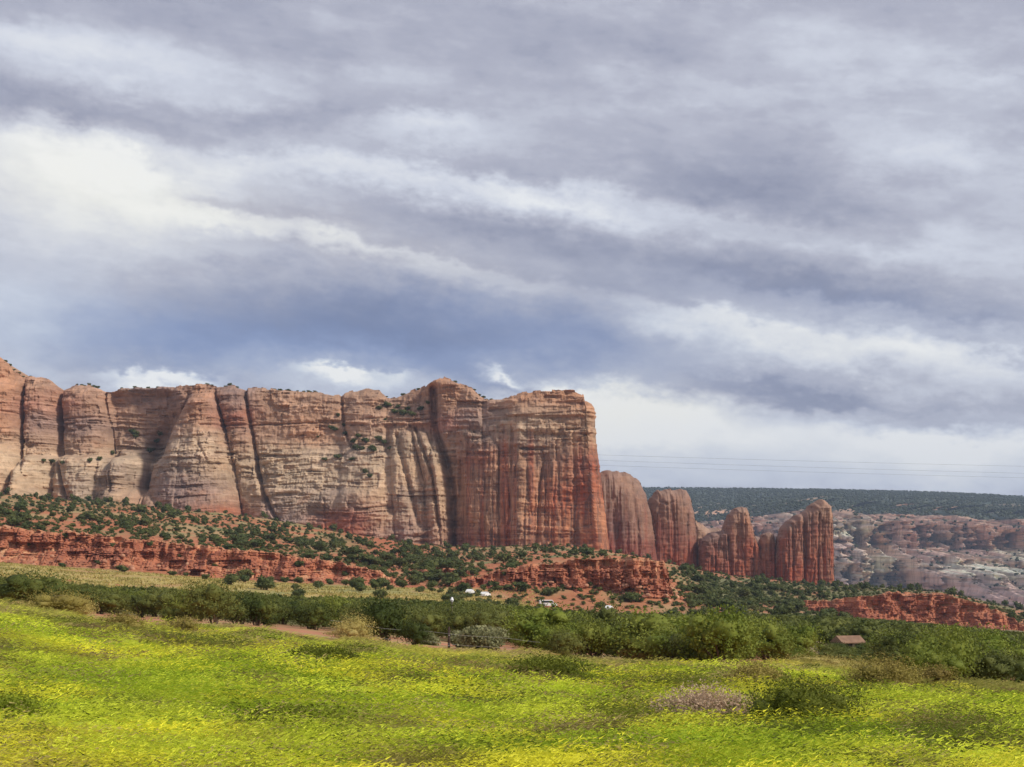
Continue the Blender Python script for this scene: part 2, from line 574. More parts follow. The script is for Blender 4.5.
def cmix(a, b, t):
    t = np.asarray(t)[..., None]
    return np.asarray(a) * (1 - t) + np.asarray(b) * t


def ground_color(X, Y, px):
    n1 = fbm(X / 9, Y / 5, np.zeros_like(X), 3)
    n2 = fbm(X / 40, Y / 60, np.zeros_like(X) + 4.4, 4)
    n3 = fbm(X / 14, Y / 22, np.zeros_like(X) + 8.4, 4)
    grass = cmix((0.34, 0.36, 0.04), (0.20, 0.24, 0.03), sstep(-0.3, 0.3, n1))
    soil = cmix((0.46, 0.21, 0.115), (0.40, 0.30, 0.13), sstep(0.0, 0.3, n1))
    olive = cmix((0.17, 0.16, 0.06), (0.30, 0.21, 0.11), sstep(0.0, 0.4, n3))
    straw = cmix((0.44, 0.34, 0.115), (0.42, 0.25, 0.10), sstep(0.05, 0.4, n3))
    straw = cmix(straw, (0.28, 0.26, 0.09), sstep(-0.05, -0.3, n2 + 0.5 * n3))
    red = cmix((0.42, 0.15, 0.075), (0.44, 0.25, 0.13), sstep(-0.1, 0.4, n3))
    n4 = fbm(X / 7, Y / 9, np.zeros_like(X) + 18.4, 4, 0.6)
    talus = cmix((0.42, 0.27, 0.13), (0.20, 0.20, 0.08), sstep(-0.15, 0.25, n3))
    talus = cmix(talus, (0.46, 0.165, 0.08), sstep(-0.14, 0.10, n2 + 0.4 * n4))
    talus = cmix(talus, (0.13, 0.14, 0.06), sstep(0.08, 0.35, n4) * 0.7)
    c = cmix(grass, soil, sstep(52, 58, Y + 4 * n1))
    c = cmix(c, olive, sstep(85, 115, Y))
    c = cmix(c, straw, sstep(260, 330, Y + 60 * n2) * sstep(560, 480, px))
    c = cmix(c, red, sstep(446, 462, Y + 8 * n1))
    c = cmix(c, talus, sstep(500, 560, Y + 60 * n2))
    rt = sstep(660, 720, px) * sstep(440, 480, Y)
    c = cmix(c, cmix((0.17, 0.165, 0.07), (0.40, 0.17, 0.09), sstep(-0.05, 0.25, n2 + n3 * 0.6)), rt)
    cr_ = sstep(470, 500, px) * sstep(705, 680, px) * sstep(385, 410, Y) * sstep(520, 500, Y)
    c = cmix(c, cmix((0.42, 0.16, 0.08), (0.40, 0.24, 0.12), sstep(0.0, 0.3, n3)), cr_ * 0.9)
    # grassy skirt along the foot of the big cliff, red slide in the middle
    c = cmix(c, (0.42, 0.14, 0.07), np.exp(-((px - 395) / 45) ** 2) * sstep(540, 620, Y) * 0.9)
    return c


gc = ground_color(GX, GYY, gpx)
m, n, b = new_mat('desert_ground')
at_ = n.n('ShaderNodeAttribute', attribute_name='tint').outputs['Color']
pos = n.n('ShaderNodeNewGeometry').outputs['Position']
g1 = n.noise(pos, 0.35, 6, 0.7)
g2 = n.noise(pos, 3.0, 5, 0.7)
c = n.mix(n.maprange(g1, 0.52, 0.68, 0, 0.6), at_, n.mix(0.6, at_, (0.10, 0.09, 0.04)))
c = n.mix(n.maprange(g1, 0.48, 0.32, 0, 0.45), c, n.mix(0.5, at_, (0.55, 0.36, 0.20)))
c = n.mix(n.maprange(g2, 0.50, 0.70, 0, 0.5), c, n.mix(0.5, c, (0.08, 0.06, 0.03)))
n.put(b.inputs['Base Color'], c)
bp = n.n('ShaderNodeBump')
bp.inputs['Strength'].default_value = 0.5
bp.inputs['Distance'].default_value = 0.5
n.put(bp.inputs['Height'], g1)
n.put(b.inputs['Normal'], bp.outputs[0])
M_ground = m
gv = np.stack([GX, GYY, Gz], -1).reshape(-1, 3)
link('ground', mesh_np('ground', gv, grid_faces(*GX.shape), M_ground, gc.reshape(-1, 3), smooth=True), kind='structure')


# ------------------------------------------------------------------ relief helpers
def poly_dist(px, py, pts):
    """distance in pixels to a polyline, and the fraction along it"""
    best = np.full(px.shape, 1e9)
    for (x0, y0), (x1, y1) in zip(pts[:-1], pts[1:]):
        vx, vy = x1 - x0, y1 - y0
        t = np.clip(((px - x0) * vx + (py - y0) * vy) / (vx * vx + vy * vy + 1e-9), 0, 1)
        best = np.minimum(best, np.hypot(px - x0 - t * vx, py - y0 - t * vy))
    return best


def rbf_color(px, py, ctrl, sx=26.0, sy=14.0):
    num = np.zeros(px.shape + (3,))
    den = np.zeros(px.shape)
    for x, y, c in ctrl:
        w = np.exp(-np.hypot((px - x) / sx, (py - y) / sy)) + 1e-9
        num += w[..., None] ** 1.6 * np.asarray(c)
        den += w ** 1.6
    return num / den[..., None]


# albedo families of the sandstone
ORA = (0.47, 0.255, 0.15)
SAL = (0.40, 0.26, 0.18)
CRE = (0.52, 0.41, 0.29)
GRE = (0.36, 0.285, 0.225)
TAN = (0.49, 0.345, 0.225)
RED = (0.44, 0.135, 0.07)
DRD = (0.30, 0.115, 0.085)
PUR = (0.28, 0.205, 0.185)

# ------------------------------------------------------------------ the big mesa
top_px = [-450, -200, -60, 0, 6, 14, 22, 30, 42, 52, 58, 62, 70, 80, 92, 103, 106, 120, 150, 180, 200, 214, 230, 243, 260, 280,
          300, 320, 332, 340, 350, 365, 378, 386, 395, 410, 425, 432, 440, 450, 460, 472, 480, 490, 503, 512, 525, 545,
          560, 575, 584, 588]
top_py = [372, 360, 350, 357, 362, 371, 378, 377, 377, 380, 387, 391, 387, 384, 386, 391, 392, 389, 387, 385, 384, 386, 385, 388, 387, 390,
          391, 392, 394, 394, 390, 387, 389, 397, 396, 390, 385, 380, 377, 379, 384, 389, 397, 399, 399, 395, 392, 390,
          390, 391, 395, 402]
cf = np.concatenate([np.arange(-450, -20, 3.0), np.arange(-20, 582, 0.6), np.arange(582, 584.01, 0.35)])
Yn_front = np.interp(cf, [-450, 0, 25, 60, 150, 200, 260, 340, 400, 440, 460, 520, 588], [1040, 985, 995, 1008, 1010, 1000, 1000, 1000, 992, 985, 985, 965, 958])
Xf = (cf - CX) / F * Yn_front
# the right-hand end turns the corner and runs back behind the domes
tt = np.linspace(0, 1, 14)[1:]
cornX = Xf[-1] + 5 * np.sin(tt * math.pi / 2)
cornY = Yn_front[-1] + 5 * (1 - np.cos(tt * math.pi / 2))
back = np.geomspace(1.5, 300, 70)
retX = cornX[-1] + back * 0.015
retY = cornY[-1] + back
PX_ = np.concatenate([Xf, cornX, retX])
PY_ = np.concatenate([Yn_front, cornY, retY])
tang = np.stack([np.gradient(PX_), np.gradient(PY_)], -1)
tang /= np.linalg.norm(tang, axis=1)[:, None]
nx, ny = tang[:, 1], -tang[:, 0]
k0 = len(cf)
ny[:k0 - 3] = -1
nx[:k0 - 3] = 0
nx[k0 - 3:] = np.maximum(nx[k0 - 3:], 0)
cc = np.concatenate([cf, np.full(len(cornX), 588.0), 588.0 + back * 0.2])     # pseudo column for features
zt = (YH - np.interp(np.minimum(cc, 588), top_px, top_py)) / F * np.concatenate([Yn_front, np.full(len(cc) - k0, Yn_front[-1])])
zt[k0:] -= np.linspace(0, 14, len(cc) - k0)
zt = zt + (1.2 * fbm(PX_ / 6, PY_ / 40, PX_ * 0 + 2.2, 4, 0.6) + 1.6 * (hashi(np.floor(PX_ / 4.5 + np.sin(PX_ / 9)), 5 + 0 * PX_) - 0.5)) * np.where(cc > -10, 1, 0)
zb = np.interp(np.minimum(cc, 600), [-450, 0, 125, 250, 350, 450, 560, 600], [30, 28, 22, 14, 2, -8, -8, -10]) - 4
NR = 250
vv = np.linspace(0, 1, NR)
C = np.broadcast_to(cc[None, :], (NR, len(cc)))
Z = zb[None, :] + vv[:, None] * (zt - zb)[None, :]
Yn_ = np.broadcast_to(np.concatenate([Yn_front, np.full(len(cc) - k0, Yn_front[-1])])[None, :], C.shape)
PYX = YH - Z / Yn_ * F                                # pixel row of every vertex
V = np.broadcast_to(vv[:, None], C.shape)
Xc = np.broadcast_to(PX_[None, :], C.shape)
Yc_ = np.broadcast_to(PY_[None, :], C.shape)

D = 9.0 * (1 - V) ** 1.6
hd = (PYX - np.interp(C, top_px, top_py))             # pixels below the rim
D -= 3.0 * np.clip(1 - hd / 7, 0, 1) ** 2            # rounded shoulder


def edge(tab):
    ys, xs = zip(*tab)
    return np.interp(PYX, ys, xs)


def bump(lt, rt, amp, y0, y1=None, p=0.5, y2=None, y3=None):
    xl, xr = edge(lt), edge(rt)
    s = np.clip((C - xl) / np.maximum(xr - xl, 1), 0, 1)
    prof = (4 * s * (1 - s)) ** p
    g = sstep(y0, y1 if y1 else y0 + 8, PYX)
    if y2:
        g = g * (1 - sstep(y2, y3, PYX))
    return amp * prof * g


def V_(x0, x1, y0=300, y1=620):
    return [(y0, x0), (y1, x0)], [(y0, x1), (y1, x1)]


# columns on the left
D += bump(*V_(-40, 24), 13, 378, 392, 0.45)
D += bump(*V_(25, 61), 11, 374, 390, 0.5)
D += bump(*V_(63, 104), 10, 382, 397, 0.5)
D += bump(*V_(106, 186), 3, 388, 395, 0.3)
# bench under the columns, pale aprons
D += 15 * sstep(455, 462, PYX) * sstep(24, 40, C) * sstep(152, 142, C)
D += bump([(440, -12), (500, -18)], [(440, 18), (470, 34), (500, 60)], 18, 442, 470, 0.6)
D += bump([(300, -40), (600, -40)], [(300, 13), (600, 15)], 10, 454, 458, 0.4)
D += bump([(460, 10), (500, 8)], [(460, 30), (470, 50), (500, 58)], 8, 462, 478, 0.5)
D += bump([(450, 117), (500, 118)], [(450, 148), (500, 152)], 13, 448, 453, 0.35)
D += bump([(460, 78), (500, 76)], [(460, 116), (500, 117)], 4, 462, 472, 0.5)
D += bump([(490, 112), (515, 100)], [(490, 152), (515, 175)], 15, 488, 500, 0.6)
# the cone buttress
cone_l = [(392, 191), (402, 186), (410, 182), (425, 175), (440, 166), (460, 157), (480, 152), (520, 148)]
cone_r = [(392, 214), (410, 219), (440, 228), (480, 238), (520, 244)]
D += bump(cone_l, cone_r, 17, 388, 406, 0.5)
D += 14 * bump(cone_l, cone_r, 1, 410, 520, 0.75)
D -= 14 * sstep(104, 112, C) * sstep(182, 160, C) * sstep(388, 396, PYX) * sstep(470, 452, PYX)
D -= 11 * np.exp(-((C - np.interp(PYX, *zip(*cone_l)) + 9) / 9) ** 2) * sstep(400, 425, PYX)
D += bump([(395, 216), (440, 229), (520, 246)], [(388, 243), (420, 250), (465, 258), (520, 272)], 5, 386, 396, 0.4)
# long middle slope
D += 10 * sstep(432, 505, PYX) * sstep(252, 275, C) * sstep(425, 395, C)
D += bump([(440, 262), (520, 275)], [(440, 400), (520, 400)], 5, 440, 460, 0.6)
D += bump([(490, 325), (540, 320)], [(490, 392), (540, 400)], 4, 486, 496, 0.5)
D -= 7 * sstep(425, 395, PYX) * sstep(335, 350, C) * sstep(432, 420, C)
D += bump(*V_(343, 386), 4, 388, 396, 0.4)
# narrow columns
D += bump([(425, 388), (540, 398)], [(425, 410), (480, 424), (540, 432)], 8, 424, 440, 0.5)
D += bump([(425, 410), (480, 424), (540, 430)], [(425, 424), (470, 440), (540, 445)], 9, 428, 440, 0.5)
D += bump([(430, 428), (540, 442)], [(430, 440), (540, 453)], 6, 440, 455, 0.5)
# the big right-hand block
D += bump(*V_(456, 640), 8, 396, 425, 0.5)
D += bump([(430, 470), (560, 462)], [(430, 498), (560, 500)], 5, 432, 446, 0.45)
D += bump([(430, 498), (560, 500)], [(430, 534), (560, 534)], 2.5, 450, 470, 0.5)
D += bump(*V_(432, 482), 7, 378, 384, 0.5, 430, 470)
D += 4 * np.where(C > 505, 1, 0) * sstep(401, 396, PYX) * 0
D += 3.2 * sstep(418, 415.5, PYX) * sstep(500, 512, C)      # overhanging cap
D += 7 * sstep(420, 555, PYX) * sstep(572, 588, C)                # batter of the corner
CR = [([(24, 388), (24, 430), (27, 470)], 1.5, 8), ([(61, 384), (63, 420), (66, 462), (72, 480), (80, 505)], 1.7, 9),
      ([(104, 388), (107, 420), (111, 452)], 1.2, 6), ([(188, 402), (180, 418), (164, 446), (153, 474), (150, 488)], 2.2, 6),
      ([(214, 390), (226, 440), (237, 490)], 2.0, 5), ([(243, 384), (249, 420), (257, 460), (264, 490), (282, 522)], 1.8, 10),
      ([(340, 390), (342, 410), (346, 432), (352, 446)], 1.5, 6), ([(117, 452), (124, 494)], 1.4, 6), ([(143, 458), (142, 480)], 1.0, 3),
      ([(80, 492), (88, 508)], 3, 6), ([(397, 436), (408, 480), (420, 524)], 2.6, 6), ([(415, 428), (434, 478), (441, 530)], 1.7, 7),
      ([(433, 388), (436, 430), (446, 462), (453, 500), (454, 560)], 4.0, 17), ([(460, 470), (463, 550)], 3.0, 5),
      ([(470, 455), (478, 440), (490, 436), (497, 446)], 1.5, 3), ([(499, 450), (499, 560)], 1.4, 3), ([(512, 430), (508, 560)], 1.6, 3.5),
      ([(541, 470), (535, 560)], 1.8, 3.5), ([(556, 440), (553, 520)], 1.0, 1.5), ([(572, 430), (570, 560)], 1.0, 2), ([(232, 440), (236, 470)], 1.2, 3),
      ([(328, 500), (330, 530)], 1.0, 2.5), ([(205, 445), (214, 462)], 1.2, 2.5), ([(258, 470), (262, 486)], 1.5, 3),
      # bedding joints
      ([(68, 420), (104, 418)], 0.9, 2.6), ([(26, 409), (61, 421)], 0.7, 1.2), ([(108, 418), (150, 420)], 0.7, 1.6), ([(206, 427), (260, 425), (340, 422)], 0.9, 2.8),
      ([(342, 421), (392, 418)], 0.8, 2), ([(515, 417), (586, 412)], 0.8, 2.0), ([(540, 403), (588, 404)], 0.8, 1.2), ([(452, 400), (500, 412)], 0.8, 1.5),
      ([(0, 411), (22, 415)], 1.0, 2.5), ([(68, 433), (104, 431)], 0.6, 1.4), ([(108, 436), (180, 432)], 0.7, 1.4), ([(245, 444), (330, 446)], 0.6, 1.2),
      ([(270, 470), (380, 466)], 0.6, 1.4), ([(275, 486), (385, 481)], 0.6, 1.4), ([(262, 455), (345, 457)], 0.5, 1.0)]
for pts, w, dep in CR:
    wob = 1.2 * fbm(C / 9, PYX / 9, C * 0 + 3.3, 2)
    dd = poly_dist(C + wob, PYX + wob * 0.4, pts)
    D -= 0.78 * dep * np.exp(-(dd / w) ** 2)
# natural roughness: lumps, beds, vertical joints
D += 2.6 * fbm(Xc / 24, Z / 20, Yc_ / 24, 5, 0.55)
bz = Z + 0.045 * Xc * sstep(230, 300, C) + 2.0 * fbm(Xc / 60, Yc_ / 60, Z * 0, 2)
bed1 = perlin(bz / 3.6, Xc / 60, Yc_ / 60)
bed2 = perlin(bz / 1.25, Xc / 22, Yc_ / 22 + 7)
bmask = sstep(-0.25, 0.3, fbm(Xc / 28, Z / 11, Yc_ / 28 + 9, 3))
D += (0.55 * np.clip(bed1 * 2.2, -1, 1) + 0.40 * np.clip(bed2 * 2, -1, 1)) * (0.25 + bmask)
blk = 0
bcol = 0
zw = Z + 2.5 * fbm(Xc / 40, Yc_ / 40, Z * 0 + 4, 2)
for k_, (lw, bw, am) in enumerate(((7.0, 18.0, 1.9), (3.2, 8.0, 1.3), (1.5, 3.4, 0.75))):
    lay = np.floor(zw / lw + 0.3 * np.sin(np.floor(zw / lw) * 2.3))
    cel = np.floor((Xc + 0.25 * Yc_ + 1.5 * fbm(Xc / 9, Z / 9, Yc_ / 9 + k_, 2)) / bw + 5 * hashi(lay, k_ + 0 * lay))
    hh_ = hashi(lay, cel, k_ + 9)
    blk = blk + am * (hh_ - 0.5) * 2 * (0.35 + 0.65 * bmask)
    bcol = bcol + (hh_ - 0.5) * (0.5, 0.45, 0.35)[k_]
D += blk * (1 - 0.6 * sstep(452, 468, C) * sstep(440, 465, PYX))
flut = fbm(Xc / 4.0, Yc_ / 4.0, Z / 60, 3)
flz = sstep(440, 470, PYX) * sstep(452, 462, C)
rdg = np.clip(0.14 - np.abs(fbm(Xc / 6.5, Yc_ / 6.5 + 3, Z / 90, 3)), 0, 1) / 0.14
D += 1.4 * flut * flz + 0.45 * flut - rdg * (1.4 * flz + 0.3)
jag = fbm(Xc / 3.0, Z / 3.0, Yc_ / 3.0, 3)
D += 0.9 * jag + 0.7 * fbm(Xc / 7, Z / 9, Yc_ / 7 + 5, 3)
wx = np.where(np.arange(len(cc)) >= k0 - 3, 0.26, 1.0)[None, :]
VX = Xc + nx[None, :] * D * wx
VX[:, k0 - 3:] += 7.5 * (1 - vv[:, None]) ** 1.1
VX[:, :k0 - 3] += 7.5 * ((1 - vv[:, None]) ** 1.1) * sstep(560, 584, cc[None, :k0 - 3])
VX[:, k0 - 3:] += np.clip(VX[:, k0 - 4:k0 - 3] - VX[:, k0 - 3:], 0, None)
VY = Yc_ + ny[None, :] * D

ctrl = [
    (-200, 400, ORA), (-200, 470, TAN), (8, 390, ORA), (8, 425, ORA), (12, 448, TAN), (20, 462, (0.60, 0.47, 0.32)), (24, 475, (0.58, 0.46, 0.31)), (42, 478, (0.58, 0.45, 0.30)), (36, 470, CRE), (6, 480, RED), (45, 490, TAN),
    (42, 388, SAL), (38, 405, DRD), (50, 405, SAL), (45, 425, PUR), (45, 445, SAL), (84, 393, SAL), (72, 405, DRD), (92, 405, SAL), (85, 425, PUR), (88, 445, SAL),
    (60, 470, CRE), (95, 470, CRE), (55, 488, (0.58, 0.45, 0.30)), (30, 488, (0.58, 0.45, 0.30)), (75, 485, GRE), (95, 485, GRE), (105, 497, GRE), (135, 462, CRE), (135, 475, GRE), (130, 495, TAN), (150, 505, SAL),
    (140, 395, PUR), (130, 415, SAL), (150, 430, SAL), (170, 400, PUR), (165, 440, PUR),
    (200, 393, ORA), (200, 415, ORA), (190, 428, SAL), (185, 445, CRE), (210, 445, CRE), (195, 465, GRE), (225, 465, TAN), (180, 490, PUR), (215, 495, PUR), (236, 500, SAL), (232, 512, RED),  # purple grey low on the cone is shading painted into the tint
    (228, 395, PUR), (235, 420, DRD), (245, 440, SAL), (245, 465, CRE), (250, 495, CRE),
    (270, 400, SAL), (310, 400, SAL), (290, 415, SAL), (270, 435, SAL), (310, 435, ORA), (340, 432, SAL),
    (275, 455, CRE), (310, 455, CRE), (350, 460, GRE), (330, 475, CRE), (290, 480, CRE), (375, 470, CRE), (300, 505, GRE), (340, 500, GRE), (285, 515, PUR),
    (360, 520, DRD), (345, 530, RED), (385, 495, TAN), (388, 520, TAN), (365, 400, SAL), (400, 405, SAL), (390, 425, SAL),
    (400, 445, CRE), (412, 465, TAN), (425, 455, CRE), (432, 480, TAN), (415, 500, GRE), (440, 505, TAN), (438, 530, SAL), (400, 530, PUR),
    (440, 385, ORA), (440, 405, SAL), (446, 425, DRD), (452, 400, ORA), (470, 395, SAL), (470, 415, PUR), (465, 438, GRE), (490, 425, PUR), (455, 445, GRE),
    (530, 396, ORA), (560, 398, ORA), (582, 405, ORA), (515, 408, SAL), (550, 412, SAL), (585, 425, SAL),
    (505, 428, CRE), (530, 425, CRE), (555, 430, TAN), (520, 445, GRE), (545, 448, GRE), (575, 440, TAN), (595, 430, TAN),
    (485, 460, DRD), (485, 490, SAL), (485, 520, TAN), (478, 540, DRD), (505, 470, CRE), (505, 500, SAL), (510, 530, SAL),
    (530, 470, SAL), (525, 500, TAN), (528, 530, SAL), (555, 470, SAL), (560, 500, RED), (555, 530, ORA), (575, 465, DRD), (582, 500, RED),
    (575, 530, ORA), (594, 470, RED), (597, 510, ORA), (596, 540, RED), (640, 500, RED),
]
mc = rbf_color(C + 9 * fbm(C / 16, PYX / 8, C * 0 + 1.5, 4), PYX + 8 * fbm(C / 14, PYX / 8, C * 0 + 6.5, 4), ctrl, 18, 11)
mc *= (1 + (0.16 * bed1 + 0.12 * bed2) * (0.3 + bmask))[..., None]
mc *= (1 + 0.38 * fbm(Xc / 7, Z / 4, Yc_ / 7 + 3, 4, 0.6))[..., None]
blo = fbm(Xc / 13, Z / 8, Yc_ / 13 + 13, 4, 0.6)
mc = cmix(mc, (0.22, 0.15, 0.135), sstep(0.12, 0.45, blo) * 0.35)  # dark blotches painted for both varnish and occlusion shade
mc = cmix(mc, (0.52, 0.25, 0.13), sstep(0.12, 0.45, -blo) * 0.22)
# vertical stain bands on the right block
strb = fbm(Xc / 6.5, Yc_ / 6.5, Z / 180, 3)
redb = np.clip(strb * 2.4, -1, 1) * sstep(425, 465, PYX) * sstep(456, 470, C)
mc = np.where(redb[..., None] > 0, cmix(mc, (0.42, 0.115, 0.055), np.clip(redb + 0.2, 0, 1) * 0.6), cmix(mc, TAN, np.clip(-redb - 0.1, 0, 1) * 0.4))
mc = mc * (1 + 0.42 * bcol)[..., None]
rr_ = sstep(440, 475, C) * sstep(425, 460, PYX)
mc = cmix(mc * np.array((1.0, 0.95, 0.91)), mc * np.array((0.93, 0.75, 0.66)), rr_)
mc = np.clip(mc, 0.02, 0.7)
varn = 0.08 + 0.55 * sstep(455, 470, C) * sstep(405, 440, PYX) + 0.25 * np.exp(-((C - 195) / 40) ** 2) * sstep(455, 475, PYX) + 0.35 * np.exp(-((C - 420) / 25) ** 2)
varn += 0.25 * np.exp(-((C - 230) / 12) ** 2) * sstep(470, 440, PYX)

# top rows: the surface runs back from the rim
ext = np.array([2.5, 7, 16, 40, 110, 260])
drp = np.array([0.2, 1.0, 2.2, 4.0, 9, 20])
rim_x, rim_y, rim_z = VX[-1], VY[-1], Z[-1]
bx = [rim_x]; by = [rim_y]; bz_ = [rim_z]
for e_, d_ in zip(ext, drp):
    bx.append(rim_x - nx * np.minimum(e_, np.where(np.arange(len(cc)) >= k0 - 3, 40, 999)))
    by.append(rim_y - ny * e_)
    bz_.append(rim_z - d_)
AX = np.concatenate([VX, np.array(bx[1:])]); AY = np.concatenate([VY, np.array(by[1:])]); AZ = np.concatenate([Z, np.array(bz_[1:])])
cap_c = np.broadcast_to(np.asarray((0.40, 0.24, 0.15)), (len(ext), len(cc), 3))
AC = np.concatenate([mc, cap_c])
AV = np.concatenate([varn, np.zeros((len(ext), len(cc)))])
mv = np.stack([AX, AY, AZ], -1).reshape(-1, 3)
mf = grid_faces(NR + len(ext), len(cc))
r_i = np.repeat(np.arange(NR + len(ext) - 1), len(cc) - 1)
c_i = np.tile(np.arange(len(cc) - 1), NR + len(ext) - 1)
fpx = cc[c_i]
fpy = np.concatenate([PYX, np.broadcast_to(PYX[-1], (len(ext), len(cc)))])[r_i, c_i]
isTop = r_i >= NR - 1
xl_ = np.interp(fpy, *zip(*cone_l)); xr_ = np.interp(fpy, *zip(*cone_r))
region = np.full(len(mf), 0)
region[(fpx < 24)] = 1
region[(fpx >= 24) & (fpx < 62) & (fpy < 459)] = 2
region[(fpx >= 62) & (fpx < 105) & (fpy < 459)] = 3
region[(fpx >= xl_) & (fpx < xr_) & (fpy > 393)] = 4
xb = np.interp(fpy, [380, 388, 430, 462, 500, 560], [432, 433, 436, 446, 453, 454])
region[fpx >= xb] = 5
region[isTop] = 6
mesa = link('sandstone_mesa', None, label='long layered sandstone mesa with a flat top, largest cliff in the view', cat='mesa', loc=(0, 0, 0))
mesa.location = (-150, 1000, 0)
names = {0: 'cliff_wall', 1: 'rock_column', 2: 'rock_column', 3: 'rock_column', 4: 'buttress', 5: 'cliff_block', 6: 'mesa_top'}
for k, nm in names.items():
    v_, f_, c_, a_ = submesh(mv - np.array(mesa.location), mf, AC.reshape(-1, 3), region == k, {'varnish': AV.ravel()})
    lab = {4: 'cone shaped grey and orange buttress', 5: 'tall red streaked block at the right end of the mesa'}.get(k)
    link(nm, mesh_np(nm, v_, f_, M_cliff, c_, attrs=a_), mesa, label=lab)
# lookup for things that stand on the mesa
vis = np.zeros(mv.shape[0], bool)
mesa_px = CX + F * mv[:, 0] / mv[:, 1]
mesa_py = YH - F * mv[:, 2] / mv[:, 1]
_front = NR * len(cc)


def on_mesa(px, py):
    d = (mesa_px[:_front] - px) ** 2 + (mesa_py[:_front] - py) ** 2
    i = int(np.argmin(d + (mv[:_front, 1] - 900) * 0.002))
    return mv[i]


# ------------------------------------------------------------------ free-standing fins and domes: outline inflated to real thickness
def fin(name, label, cat, outline, Y, thick, base_y, ctrl, cracks=(), R=12.0, varnish=0.5, group=None, split=None, flute=1.0, rough=0.7, rk=0.72):
    pts = np.array(outline, float)
    seg = np.hypot(*np.diff(pts, axis=0).T)
    s = np.concatenate([[0], np.cumsum(seg)])
    nc = int(s[-1] / 0.6)
    q = np.linspace(0, s[-1], nc)
    ox, oy = np.interp(q, s, pts[:, 0]), np.interp(q, s, pts[:, 1])
    o_n = fbm(q / 7, q * 0, q * 0 + Y * 0.01, 3)
    oy = oy + 0.9 * o_n * np.minimum(1, np.minimum(q, s[-1] - q) / 10)
    oy = oy + 2.2 * (hashi(np.floor(q / 4 + np.sin(q / 7)), int(Y) + 0 * q) - 0.5) * np.minimum(1, np.minimum(q, s[-1] - q) / 12)
    ox = ox + 0.8 * fbm(q / 5, q * 0 + 3, q * 0 + Y * 0.02, 2)
    ox = np.maximum.accumulate(ox) + np.arange(nc) * 1e-4
    nr = 150
    v = np.linspace(0, 1, nr)[:, None]
    Cc = np.broadcast_to(ox[None], (nr, nc))
    Py = base_y + (oy[None] - base_y) * v
    # distance to the outline (top and sides)
    ob = np.stack([np.concatenate([ox, [ox[0]] * 40, [ox[-1]] * 40]),
                   np.concatenate([oy, np.linspace(oy[0], base_y, 40), np.linspace(oy[-1], base_y, 40)])], -1)
    dist = np.full(Cc.shape, 1e9)
    for bx0, by0 in ob[::2]:
        dist = np.minimum(dist, (Cc - bx0) ** 2 + (Py - by0) ** 2)
    dist = np.sqrt(dist)
    dist[-1] = 0
    dist[:, 0] = 0
    dist[:, -1] = 0
    t = np.clip(dist / (R * rk), 0, 1)
    half = thick * np.sqrt(np.clip(1 - (1 - t) ** 2, 0, 1))
    X = (Cc - CX) / F * Y
    Zz = (YH - Py) / F * Y
    wgt = np.clip(t * 4, 0, 1)
    rel = np.zeros_like(half)
    bc = 0
    for k_, (lw, bw, am) in enumerate(((26.0, 5.5, 1.5), (8.0, 3.2, 0.6), (2.4, 2.0, 0.35))):
        lay = np.floor(Zz / lw + 0.4 * fbm(X / 9, Zz / 9, X * 0 + k_, 2))
        cel = np.floor((X + 0.8 * fbm(X / 6, Zz / 12, X * 0 + k_ + 3, 2)) / bw + 4 * hashi(lay, k_ + int(Y) + 0 * lay))
        hh_ = hashi(lay, cel, k_ + int(Y))
        rel = rel + am * (hh_ - 0.5) * 2
        bc = bc + (hh_ - 0.5) * (0.3, 0.3, 0.3)[k_]
    for ptsc, w, dep in cracks:
        rel -= dep * np.exp(-(poly_dist(Cc + 0.8 * fbm(Cc / 6, Py / 6, Cc * 0 + 2, 2), Py, ptsc) / w) ** 2)
    rel += flute * (1.1 * fbm(X / 4.2, Zz / 50, X * 0 + Y * 0.1, 3) - 1.9 * np.clip(0.16 - np.abs(fbm(X / 5, Zz / 60, X * 0 + Y * 0.15, 3)), 0, 1) / 0.16) + 1.7 * fbm(X / 12, Zz / 22, X * 0 + Y * .2, 4, 0.6)
    bed = perlin(Zz / 2.2, X / 30, X * 0 + Y * 0.3)
    bed2 = perlin(Zz / 0.9, X / 14, X * 0 + Y * 0.5)
    rel += 0.32 * np.clip(bed * 2, -1, 1) + 0.25 * np.clip(bed2 * 2, -1, 1) + 0.7 * fbm(X / 3.5, Zz / 5, X * 0 + Y * .4, 4, 0.6)
    rel = rel * rough
    fy = Y - half - rel * wgt
    byk = Y + half + rel * wgt * 0.7
    c = rbf_color(Cc + 3 * fbm(Cc / 9, Py / 9, Cc * 0 + 1, 2), Py + 3 * fbm(Cc / 9, Py / 9, Cc * 0 + 5, 2), ctrl, 14, 10)
    c = c * (1 + 0.10 * bed + 0.08 * bed2 + 0.40 * fbm(X / 5, Zz / 5, X * 0 + 9, 4, 0.6))[..., None]
    c = cmix(c, GRE, sstep(0.80, 1.0, v + 0.3 * fbm(X / 8, Zz / 8, X * 0 + 2, 3)) * 0.6)
    sb = np.clip(2.4 * fbm(X / 3.2, Zz / 120, X * 0 + Y * 0.7, 2), -1, 1) * sstep(0.95, 0.7, v + 0 * X)
    c = np.where(sb[..., None] > 0, cmix(c, RED, np.clip(sb, 0, 1) * 0.35), cmix(c, TAN, np.clip(-sb, 0, 1) * 0.25))
    c = np.clip(c, 0.02, 0.7)
    c = c * (1 + 0.4 * bc)[..., None] * np.array((0.72, 0.59, 0.58))
    va = varnish * sstep(1.0, 0.75, v + 0 * X) + 0 * X
    loc = np.array([(pts[:, 0].mean() - CX) / F * Y, Y, (YH - base_y) / F * Y])
